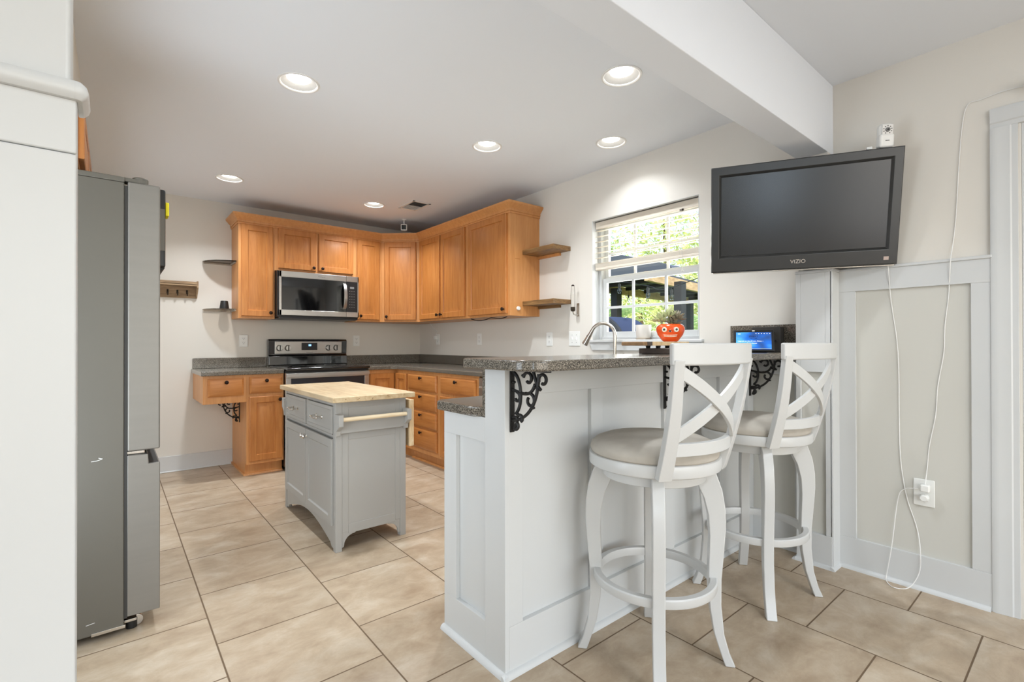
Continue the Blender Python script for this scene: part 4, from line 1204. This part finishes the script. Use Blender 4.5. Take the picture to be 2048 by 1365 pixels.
# ------------------------------------------------------------------ outlets, switches
def outlet(label, p, u, n, gangs=1, kind='outlet', big=1.0, group='white wall outlets'):
    p = Vector(p); u = Vector(u); n = Vector(n); w = (.072 + .046 * (gangs - 1)) * big; h = .116 * big
    t = thing('wall_outlet' if kind == 'outlet' else 'light_switch', label, 'outlet' if kind == 'outlet' else 'light switch', p, group if kind == 'outlet' else None)
    c = p + n * .003
    MB().obox(c, u, Z, n, w, h, .006).build('cover_plate', 'white_plastic', t, bevel=.003)
    for g in range(gangs):
        cx = c + u * ((g - (gangs - 1) / 2) * .046)
        if kind == 'switch':
            MB().obox(cx + n * .005, u, Z, n, .010, .024, .010).build('toggle', 'white_plastic', t, bevel=.002)
            MB().obox(cx + n * .0032 + Z * .030, u, Z, n, .005, .005, .001).obox(cx + n * .0032 - Z * .030, u, Z, n, .005, .005, .001).build('screw', 'grey_mark', t)
            continue
        for s_ in (-1, 1):
            f = MB().obox(cx + Z * s_ * .0205 * big + n * .0025, u, Z, n, .032, .029, .004).build('receptacle', 'white_plastic', t, bevel=.004, seg=3)
            q = cx + Z * s_ * .0205 * big + n * .0048
            MB().obox(q + u * .0065 + Z * .003, u, Z, n, .0022, .009, .0006).obox(q - u * .0065 + Z * .003, u, Z, n, .0022, .008, .0006).obox(q - Z * .008, u, Z, n, .005, .005, .0006).build('slots', 'outlet_slot', f)
    return t
outlet('white outlet on the back wall left of the stove', (.965, BY, 1.151), X, -Y)
outlet('white outlet on the back wall right of the stove', (2.067, BY, 1.153), X, -Y)
outlet('white outlet on the window wall with a white cord, nearest the corner', (WX, 4.775, 1.167), -Y, -X)
outlet('white outlet on the window wall below the wide cabinet', (WX, 3.968, 1.164), -Y, -X)
outlet('white outlet on the window wall below the lower wooden shelf', (WX, 2.957, 1.157), -Y, -X)
outlet('white double toggle switch plate left of the window', (WX, 2.670, 1.159), -Y, -X, 2, 'switch')
o = outlet('white outlet low in the grey wall panel with plugs in it', (WX - .001, .512, .441), -Y, -X, 1, 'outlet', 1.05)
tag(MB().box(2.806, 2.836, .487, .520, .452, .484).build('plug_adapter', 'white_plastic', bevel=.006, seg=3), 'white charger plugged into the top of the low outlet', 'plug')
tag(MB().cyl((2.838, .508, .422), (2.812, .508, .422), .017, .014, 24).build('night_plug', 'white_plastic', bevel=.003), 'round white plug in the bottom of the low outlet', 'plug')
tag(MB().box(2.805, 2.838, 4.758, 4.800, 1.168, 1.205).build('plug_adapter', 'white_plastic', bevel=.004), 'white plug in the outlet nearest the back corner', 'plug')

def smooth_path(pts, n=5):
    P_ = [Vector(p) for p in pts]; out = []
    for i in range(len(P_) - 1):
        p0 = P_[max(i - 1, 0)]; p1 = P_[i]; p2 = P_[i + 1]; p3 = P_[min(i + 2, len(P_) - 1)]
        for k in range(n):
            s_ = k / n
            out.append(.5 * ((2 * p1) + (p2 - p0) * s_ + (2 * p0 - 5 * p1 + 4 * p2 - p3) * s_ * s_ + (3 * p1 - p0 - 3 * p2 + p3) * s_ ** 3))
    out.append(P_[-1]); return out
cordB = [(.170, 2.160), (.210, 2.164), (.26, 2.164), (.32, 2.156), (.359, 2.149), (.376, 2.069), (.388, 1.898), (.397, 1.704), (.407, 1.574), (.414, 1.485), (.424, 1.335), (.437, 1.20), (.441, 1.08), (.462, .93), (.470, .80), (.492, .66), (.500, .56), (.510, .475)]
def wallx(z): return 2.8455 if z > 1.50 else (2.824 if z > 1.36 else (2.846 if z > .17 else 2.828))
m = MB().tube(smooth_path([(wallx(z), y, z) for y, z in cordB[:-1]] + [(2.812, .503, .475)]), .0019, 8)
tag(m.build('power_cord', 'white_cord'), 'thin white cord running down the wall from the camera above the door to the outlet', 'cord')
cordC = [(.634, 1.481), (.629, 1.327), (.604, 1.09), (.600, .80), (.598, .622), (.589, .507), (.571, .395), (.536, .267), (.522, .162), (.528, .074)]
pts = [(2.79, .66, 1.97), (2.80, .64, 1.70)] + [(wallx(z) - .002, y, z) for y, z in cordC] + [(2.80, .56, .006), (2.76, .605, .003), (2.800, .64, .004), (2.822, .646, .03), (2.822, .626, .169), (2.838, .606, .386), (2.835, .58, .444), (2.815, .525, .462)]
tag(MB().tube(smooth_path(pts), .0019, 8).build('power_cord', 'white_cord'), 'white cord hanging from behind the television and looping on the floor', 'cord')
tag(MB().tube(smooth_path([(2.70, 4.70, 1.35), (2.75, 4.72, 1.30), (2.83, 4.76, 1.26), (2.82, 4.80, 1.20), (2.815, 4.79, 1.185)]), .0018, 8).build('power_cord', 'white_cord'), 'short white cord from under the wall cabinet to the corner outlet', 'cord')
m = MB().tube(smooth_path([(2.56, 3.70, 1.348), (2.57, 3.60, 1.33), (2.58, 3.50, 1.335), (2.58, 3.42, 1.348), (2.59, 3.30, 1.338), (2.60, 3.22, 1.35)]), .004, 8)
tag(m.build('power_cord', 'black_plastic'), 'black cable sagging under the right-hand wall cabinet', 'cord')

# ------------------------------------------------------------------ shelves, hooks, small wall things
for z, lab in ((1.867, 'upper rustic wooden floating shelf right of the wall cabinets'), (1.438, 'lower rustic wooden floating shelf right of the wall cabinets')):
    t = thing('floating_shelf', lab, 'shelf', (2.76, 2.9, z), 'rustic floating shelves')
    MB().box(2.655, WX, 2.712, 3.080, z, z + .036).build('board', 'walnut_plank', t, bevel=.0015)
    MB().box(2.828, WX, 2.82, 3.080, z - .022, z).build('cleat', 'maple_side' if z > 1.6 else 'walnut_plank', t, bevel=.001)
t = MB().cyl((2.605, 3.081, 1.414), (2.605, 3.066, 1.414), .018, .015, 28)
tag(t.build('sensor_button', 'white_plastic', bevel=.002), 'round white button on the side of the end wall cabinet', 'button')
tag(MB().box(2.575, 2.625, 3.079, 3.0815, 1.8275, 1.8300).build('wood_splinter', 'maple'), 'small scrape mark on the side of the end wall cabinet', 'mark')

def glass_shelf(z, lab):
    t = thing('glass_shelf', lab, 'shelf', (.76, 5.1, z), 'quarter-round glass shelves')
    prof = [(.865, BY), (.632, BY)]
    for k in range(1, 13):
        a = pi + k * (pi / 2) / 12
        prof.append((.865 + .233 * cos(a), BY + .233 * sin(a) * 1.0))
    prof = [(.865, BY)] + [(.865 + .233 * cos(pi + k * (pi / 2) / 14), BY + .233 * sin(pi + k * (pi / 2) / 14)) for k in range(15)]
    MB().prism(prof, (0, 0, z), X, Y, Z, .008).build('glass_plate', 'smoked_glass', t, bevel=.001)
    MB().box(.64, .865, BY - .014, BY, z - .012, z).box(.852, .865, BY - .22, BY, z - .012, z).build('support_rail', 'seat_piping', t, bevel=.001)
glass_shelf(1.868, 'upper quarter-round smoked glass corner shelf beside the cabinets')
glass_shelf(1.432, 'lower quarter-round smoked glass corner shelf holding the black cup')
m = MB().lathe((.79, 5.10, 1.4405), [(0, 0), (.040, 0), (.038, .012), (.030, .072), (.028, .076), (0, .076)], 32)
tag(m.build('black_cup', 'cup_black'), 'small upturned black cup on the lower glass shelf', 'cup')

t = thing('hook_rack', 'rustic wooden wall rack with a row of hooks, left of the cabinets', 'hook rack', (.42, 5.17, 1.53))
MB().box(.22, .588, BY - .014, BY, 1.532, 1.676).build('back_board', 'rustic_wood', t, bevel=.001)
MB().box(.22, .588, BY - .105, BY, 1.634, 1.650).box(.22, .588, BY - .105, BY - .092, 1.644, 1.672).build('ledge', 'rustic_wood', t, bevel=.001)
MB().prism([(0, 1.532), (.014, 1.532), (.105, 1.62), (.105, 1.678), (0, 1.678)], (.578, BY, 0), -Y, Z, X, .012).build('end_board', 'rustic_wood', t, bevel=.001)
for x in (.30, .371, .442, .513):
    h = MB().tube(smooth_path([(x, BY - .015, 1.600), (x, BY - .030, 1.594), (x, BY - .036, 1.575), (x, BY - .030, 1.556), (x, BY - .052, 1.552), (x, BY - .058, 1.570)]), .0035, 8)
    h.obox((x, BY - .0155, 1.585), X, Y, Z, .014, .003, .034).ball((x, BY - .058, 1.573), .006)
    h.build('hook', 'hook_metal', t)

t = thing('wall_bud_vase', 'clear glass tube with a dark stopper in a metal wall bracket beside the switches', 'vase', (2.80, 2.63, 1.37))
m = MB().lathe((2.79, 2.632, 1.395), [(.0, .0), (.012, .0), (.017, .012), (.0175, .10), (.013, .165), (.010, .178)], 24)
m.build('glass_tube', 'tube_glass', t)
MB().lathe((2.79, 2.632, 1.572), [(0, .012), (.006, .011), (.012, .005), (.013, 0), (0, 0)], 20).build('stopper', 'bronze_knob', t)
MB().lathe((2.79, 2.632, 1.372), [(0, 0), (.012, .0), (.018, .010), (.019, .035), (.0175, .036), (.0, .030)], 24).build('holder_cup', 'hook_metal', t)
m = MB().box(WX - .005, WX, 2.616, 2.642, 1.335, 1.440)
m.tube(smooth_path([(WX - .004, 2.630, 1.352), (2.825, 2.632, 1.345), (2.80, 2.632, 1.352), (2.79, 2.632, 1.372)]), .005, 10)
m.build('wall_bracket', 'nickel', t, bevel=.001)

# ------------------------------------------------------------------ things on the bar and the sill
BT = 1.0735
m = MB().box(1.93, 2.235, 1.22, 1.395, BT, BT + .026)
tag(m.build('cutting_board', 'dark_board', bevel=.003), 'dark wooden board lying flat on the bar under the planter board', 'cutting board')
t = thing('serving_board', 'footed board with multicoloured wooden strips raised on the bar behind the stool', 'serving board', (1.95, 1.36, 1.10))
MB().box(1.805, 1.836, 1.28, 1.40, 1.112, 1.130).build('strip', 'end_grain', t, bevel=.003)
MB().box(1.836, 1.874, 1.28, 1.40, 1.112, 1.130).build('strip', 'dark_board', t, bevel=.001)
MB().box(1.874, 2.18, 1.28, 1.40, 1.112, 1.130).build('strip', 'leaf_block', t, bevel=.001)
for x in (1.97, 2.13):
    for y in (1.315, 1.37): MB().cyl((x, y, BT + .0262), (x, y, 1.1125), .010, .012, 16).build('foot', 'black_iron', t)

def planter():
    cx, cy, z = 2.118, 1.345, 1.1305
    t = thing('face_planter', 'orange glazed pot with a grinning painted face, holding a succulent', 'planter', (cx, cy, z))
    m = MB().lathe((cx, cy, z), [(0, 0), (.032, 0), (.040, .006), (.060, .034), (.068, .056), (.068, .068), (.061, .080), (.050, .086), (.047, .084), (.047, .070), (0, .066)], 40)
    m.build('pot', 'orange_glaze', t)
    f = Vector((-.84, -.54, 0)).normalized(); s_ = Vector((-f.y, f.x, 0)) * -1   # s_ to the viewer's right
    def at(a, b, r_, extra=0):
        d = (f * cos(a) + s_ * sin(a)); return Vector((cx, cy, z + b)) + d * (r_ + extra), d
    for a in (-.42, .42):
        p_, d = at(a, .058, .0665)
        MB().cyl(p_, p_ + d * .003, .0125, .0115, 20).build('eye', 'eye_white', t)
        MB().cyl(p_ + d * .003, p_ + d * .0045, .0055, None, 16).build('pupil', 'face_black', t)
    p_, d = at(0.02, .050, .0665)
    MB().cyl(p_, p_ + d * .003, .0085, None, 3).build('nose', 'eye_white', t)
    MB().cyl(p_ + d * .003, p_ + d * .004, .005, None, 12).build('nostril', 'face_black', t)
    m = MB()
    for zz in (.033, .026):
        m.tube([at(-.55 + 1.1 * k / 10, zz - .002 * sin(pi * k / 10), .0585 if zz > .03 else .053, .001)[0] for k in range(11)], .0016, 6)
    for k in range(9):
        q = -.5 + k * .125
        m.tube([at(q, .034, .0590)[0], at(q, .025, .0535)[0]], .0009, 6)
    m.build('mouth', 'eye_white', t)
    MB().lathe((cx, cy, z), [(0, .068), (.046, .070)], 24).build('soil', 'soil', t)
    rnd = random.Random(3)
    for j, (ox, oz, n_, mt, rr) in enumerate(((-.030, .128, 26, 'leaf_dusky', .050), (.008, .142, 24, 'leaf_succulent', .048), (.046, .120, 30, 'leaf_succulent', .052), (-.012, .105, 14, 'leaf_dusky', .05))):
        m = MB(); b = Vector((cx, cy, z + oz - .02)) + s_ * ox
        for k in range(n_):
            az = k * 2.399; el = R(75) * (1 - k / n_) - .05 + rnd.uniform(-.1, .1)
            L_ = rr * 1.15 * rnd.uniform(.75, 1.05)
            d = Vector((cos(az) * cos(el), sin(az) * cos(el), sin(el)))
            sd = d.cross(Z).normalized(); up = sd.cross(d)
            q = [b + d * .004, b + d * L_ * .55 + sd * L_ * .22 + up * .002, b + d * L_, b + d * L_ * .55 - sd * L_ * .22 + up * .002, b + d * L_ * .55 - up * .006]
            vs = [m.bm.verts.new(v_) for v_ in q]
            for tri in ((0, 1, 4), (1, 2, 4), (2, 3, 4), (3, 0, 4), (0, 3, 1), (1, 3, 2)):
                m.bm.faces.new([vs[i] for i in tri])
        m.tube([Vector((cx, cy, z + .068)) + s_ * ox * .5, b], .005, 8)
        m.build('succulent_rosette', mt, t)
planter()
t = thing('white_pot', 'small white marbled pot on a saucer on the window sill', 'pot', (2.885, 2.045, WZ0))
MB().lathe((2.885, 2.045, WZ0 + .001), [(0, .006), (.040, .006), (.050, .020), (.054, .102), (.051, .102), (.047, .02), (0, .016)], 36).build('pot', 'pot_white', t)
MB().lathe((2.885, 2.045, WZ0 + .0005), [(0, 0), (.050, 0), (.056, .010), (.053, .010), (.046, .005), (0, .005)], 36).build('saucer', 'saucer', t)

def smart_display():
    c = Vector((2.60, 1.158, BT)); f = Vector((-.90, -.43, 0)).normalized(); r = Vector((-f.y, f.x, 0))
    if r.y > 0: r = -r
    tl = .42
    u = (Z * cos(tl) - f * sin(tl)).normalized(); n = r.cross(u)
    if n.dot(f) < 0: n = -n
    t = thing('smart_display', 'black smart display with a blue screen on the bar against the wall', 'smart display', c)
    w, h = .196, .124
    o = c + u * (h / 2 + .004) 
    MB().obox(o, r, u, n, w, h, .012).build('front_case', 'black_plastic', t, bevel=.005, seg=3)
    MB().obox(o - n * .032 - u * .012, r, u, n, w * .72, h * .62, .055).build('speaker_base', 'black_plastic', t, bevel=.012, seg=3)
    sc = MB().obox(o + n * .0064 - u * .002, r, u, n, w - .028, h - .026, .0012).build('screen', 'display_screen', t)
    k = o + n * .0072
    text('screen_logo', 'alexa+', .017, 'led_navy', t, k + u * .024, r, u, n, .0002)
    m = MB().tube([k + r * (-.017 + .034 * i / 10) + u * (.014 - .006 * sin(pi * i / 10)) for i in range(11)], .0011, 6); m.build('screen_smile', 'led_navy', t)
    text('screen_text', 'Upgrade to the all-new Alexa\u2014', .0095, 'led_white', t, k - r * .076 - u * .004, r, u, n, .0002, 'LEFT')
    text('screen_text', 'free during Early Access', .0095, 'led_white', t, k - r * .076 - u * .016, r, u, n, .0002, 'LEFT')
    text('screen_clock', '4:05', .008, 'led_white', t, k - r * .076 + u * .038, r, u, n, .0002, 'LEFT')
    m = MB()
    for i in range(6): m.obox(k + r * (.012 + i * .013) + u * .040, r, u, n, .004, .004, .0004)
    m.build('screen_icons', 'led_white', t)
    MB().obox(k - u * .0475, r, u, n, w - .030, .0016, .0004).build('screen_light_bar', 'led_yellow', t)
    MB().obox(k - r * .055 - u * .041, r, u, n, .045, .0014, .0004).build('progress_bar', 'led_white', t)
    MB().obox(o + n * .0064 + u * .056, r, u, n, .012, .006, .0008).build('camera_shutter', 'white_plastic', t)
smart_display()
t = thing('black_speaker', 'flat black box with a small knob behind the smart display', 'speaker', (2.79, 1.14, BT))
MB().box(2.775, 2.826, 1.095, 1.245, BT, BT + .138).build('case', 'gasket', t, bevel=.003)
MB().cyl((2.775, 1.130, BT + .105), (2.765, 1.130, BT + .105), .007, None, 16).build('dial', 'nickel', t)
MB().cyl((2.775, 1.125, BT + .060), (2.770, 1.125, BT + .060), .009, None, 16).build('button', 'black_plastic', t)

# ------------------------------------------------------------------ outside the window
struct(MB().box(3.0, 30, -6, 32, -.5, -.25), 'ground_outside', 'ground_green', smooth=False)
def pergola():
    t = thing('pergola', 'dark-roofed wooden pergola standing outside the kitchen window', 'pergola', (7, 4.6, -.25))
    for x, y in ((7.0, 4.27), (6.95, 5.50), (10.2, 4.95), (10.4, 6.1)):
        MB().box(x - .07, x + .07, y - .07, y + .07, -.25, 2.1).build('post', 'pergola_dark', t, bevel=.006)
    for a, b in (((6.5, 5.60), (10.6, 6.16)), ((6.0, 4.20), (10.6, 5.02))):
        a = Vector((a[0], a[1], 2.10)); b = Vector((b[0], b[1], 2.10)); d = (b - a).normalized()
        MB().obox((a + b) / 2, d, Z.cross(d), Z, (b - a).length, .07, .14).build('beam', 'pergola_wood', t, bevel=.004)
    m = MB().prism([(6.3, 4.30), (10.6, 5.05), (10.6, 6.12), (6.6, 5.60)], (0, 0, 2.175), X, Y, Z, .05)
    m.build('roof_panel', 'pergola_roof_metal', t)
    for k in range(6):
        x = 6.8 + k * .7
        MB().box(x - .025, x + .025, 4.36 + k * .125, 5.60 + k * .09, 2.11, 2.172).build('rafter', 'pergola_dark', t)
    MB().box(8.1, 8.2, 5.3, 5.4, 2.22, 2.50).box(8.1, 8.2, 5.65, 5.75, 2.22, 2.50).build('roof_strut', 'pergola_dark', t)
    MB().prism([(6.7, 3.0), (6.2, 2.92), (5.1, 2.58), (5.0, 2.48), (6.7, 2.48)], (8.0, 0, 0), Y, Z, X, .5).build('roof_peak', 'pergola_roof_metal', t)
pergola()
for i, (y, z, s_) in enumerate(((3.514, 1.752, 'leftmost, near the sash edge'), (3.129, 1.675, 'in the middle pane'), (2.842, 1.630, 'in the right pane'), (3.375, 1.60, 'lower and farther, left'), (3.10, 1.55, 'lower and farther, centre'))):
    x = 4.5 if i < 3 else 7.2
    if i >= 3: y = {3: 5.42, 4: 5.02}[i]; z = {3: 1.94, 4: 1.90}[i]
    t = thing('string_light', 'hanging string light bulb outside the window, ' + s_, 'string light', (x, y, z), 'patio string lights')
    MB().cyl((x, y, z), (x, y, z + .05), .014, .016, 14).tube([(x, y, z + .05), (x, y, z + .072 if i < 3 else 2.17)], .003, 6).build('socket', 'black_plastic', t)
    MB().lathe((x, y, z - .062), [(0, 0), (.016, .006), (.026, .026), (.022, .044), (.012, .062)], 18).build('bulb', 'bulb_glass', t)
t = thing('light_cable', 'thin black cable carrying the string light bulbs outside the window', 'cable', (4.5, 3.5, -.25))
MB().tube(smooth_path([(4.5, 1.9, 1.95), (4.5, 2.842, 1.70), (4.5, 3.129, 1.745), (4.5, 3.514, 1.822), (4.5, 4.3, 1.86), (4.5, 5.2, 2.0)]), .004, 6).build('cable', 'black_plastic', t)
MB().cyl((4.5, 1.9, -.25), (4.5, 1.9, 2.0), .03, None, 12).build('pole', 'pergola_dark', t)
MB().cyl((4.5, 5.2, -.25), (4.5, 5.2, 2.05), .03, None, 12).build('pole', 'pergola_dark', t)
t = thing('covered_grill', 'rounded barbecue grill under a navy cover outside the window', 'grill', (4.7, 3.75, -.25))
m = MB(); prof = [(3.36 + .0, -.25), (3.36, 1.05)] + [(3.36 + .46 - .46 * cos(a), 1.05 + .40 * sin(a)) for a in [pi / 2 * k / 8 for k in range(1, 9)]] + [(4.7, 1.46), (4.7, -.25)]
m.prism([(a + .05, b) for a, b in prof], (4.45, 0, 0), Y, Z, X, .6); m.build('cover', 'grill_cover', t, bevel=.02)
MB().tube([(4.44, a + .05, b) for a, b in prof[1:10]], .035, 8).build('cover_hem', 'grill_trim', t)
MB().tube([(4.44, 3.75 + .14 * cos(a), 1.10 + .14 * sin(a)) for a in [pi * k / 12 for k in range(13)]], .02, 8).build('cover_handle', 'grill_trim', t)

def tree(name, label, x, y, h, r, n, mat, leaf, seed, z0=.3, cat='tree', squash=1.0):
    t = thing(name, label, cat, (x, y, -.25), 'trees beyond the pergola' if cat == 'tree' else None)
    rnd = random.Random(seed); m = MB(); bm = m.bm
    for k in range(n):
        # clustered points inside an ellipsoid
        while True:
            p = Vector((rnd.uniform(-1, 1), rnd.uniform(-1, 1), rnd.uniform(-1, 1)))
            if .25 < p.length < 1: break
        p = Vector((x + p.x * r, y + p.y * r, z0 + (p.z + 1) / 2 * (h - z0) * squash))
        d = Vector((rnd.uniform(-1, 1), rnd.uniform(-1, 1), rnd.uniform(-1, 1))).normalized(); s_ = d.orthogonal().normalized()
        l_ = leaf * rnd.uniform(.6, 1.3)
        vs = [bm.verts.new(q) for q in (p - d * l_, p + s_ * l_ * .35, p + d * l_, p - s_ * l_ * .35)]
        bm.faces.new(vs)
    m2 = m.bm
    me = bpy.data.meshes.new('crown'); m2.to_mesh(me); m2.free(); me.transform(Matrix.Translation((-x, -y, .25))); me.materials.append(MATS[mat])
    o = bpy.data.objects.new('crown', me); C.objects.link(o); o.parent = t
    MB().tube([(x, y, -.25), (x + .05, y, h * .45), (x, y + .08, h * .8)], [.12, .09, .04], 8).build('trunk', 'bark', t)
tree('bushy_tree', 'bright yellow-green tree behind the pergola, right side of the window', 17.0, 11.0, 7.6, 2.3, 4200, 'foliage_bright', .16, 1)
tree('bushy_tree', 'mid green tree behind the pergola, centre of the window', 16.8, 15.6, 8.4, 2.3, 4200, 'foliage_mid', .17, 2)
tree('bushy_tree', 'blue-green tree at the left edge of the window view', 15.5, 18.2, 5.6, 1.3, 2600, 'foliage_blue', .15, 3)
tree('bushy_tree', 'yellow-green tree far right behind the pergola post', 15.0, 6.6, 6.2, 2.2, 3800, 'foliage_bright', .15, 4)
tree('garden_hedge', 'sunlit leafy hedge low behind the pergola', 13.0, 9.3, 3.1, 1.5, 3000, 'foliage_bright', .12, 5, -.1, 'hedge')
tree('garden_hedge', 'green hedge low behind the grill', 12.6, 12.4, 3.2, 1.55, 3000, 'foliage_mid', .12, 6, -.1, 'hedge')
def palm(x, y, z, seed, label, L=1.6):
    t = thing('palm_plant', label, 'palm', (x, y, -.25), 'palms in the garden')
    rnd = random.Random(seed)
    MB().tube([(x, y, -.25), (x, y, z)], [.14, .10], 10).build('trunk', 'bark', t)
    m = MB(); bm = m.bm
    for k in range(22):
        az = k * 2.399; el = rnd.uniform(-.1, 1.2)
        d = Vector((cos(az) * cos(el), sin(az) * cos(el), sin(el)))
        pts = [Vector((x, y, z)) + d * L * s_ - Z * (L * .45 * s_ * s_) for s_ in [i / 10 for i in range(11)]]
        sd = d.cross(Z).normalized()
        for i in range(2, 11):
            for sg in (-1, 1):
                dd = (sd * sg + (pts[i] - pts[i - 1]).normalized() * .8 - Z * .25).normalized(); l_ = L * .30 * (1.1 - abs(i / 10 - .5))
                w_ = Vector((0, 0, .018)) + d * .012
                vs = [bm.verts.new(q) for q in (pts[i] - w_, pts[i] + dd * l_, pts[i] + w_)]
                bm.faces.new(vs)
    me = bpy.data.meshes.new('fronds'); bm.to_mesh(me); bm.free(); me.transform(Matrix.Translation((-x, -y, .25))); me.materials.append(MATS['palm_green'])
    o = bpy.data.objects.new('fronds', me); C.objects.link(o); o.parent = t
palm(10.0, 8.3, 1.45, 1, 'spreading palm seen through the left half of the lower window')
palm(12.2, 6.9, 1.2, 2, 'spiky palm seen behind the big pergola post', 1.5)
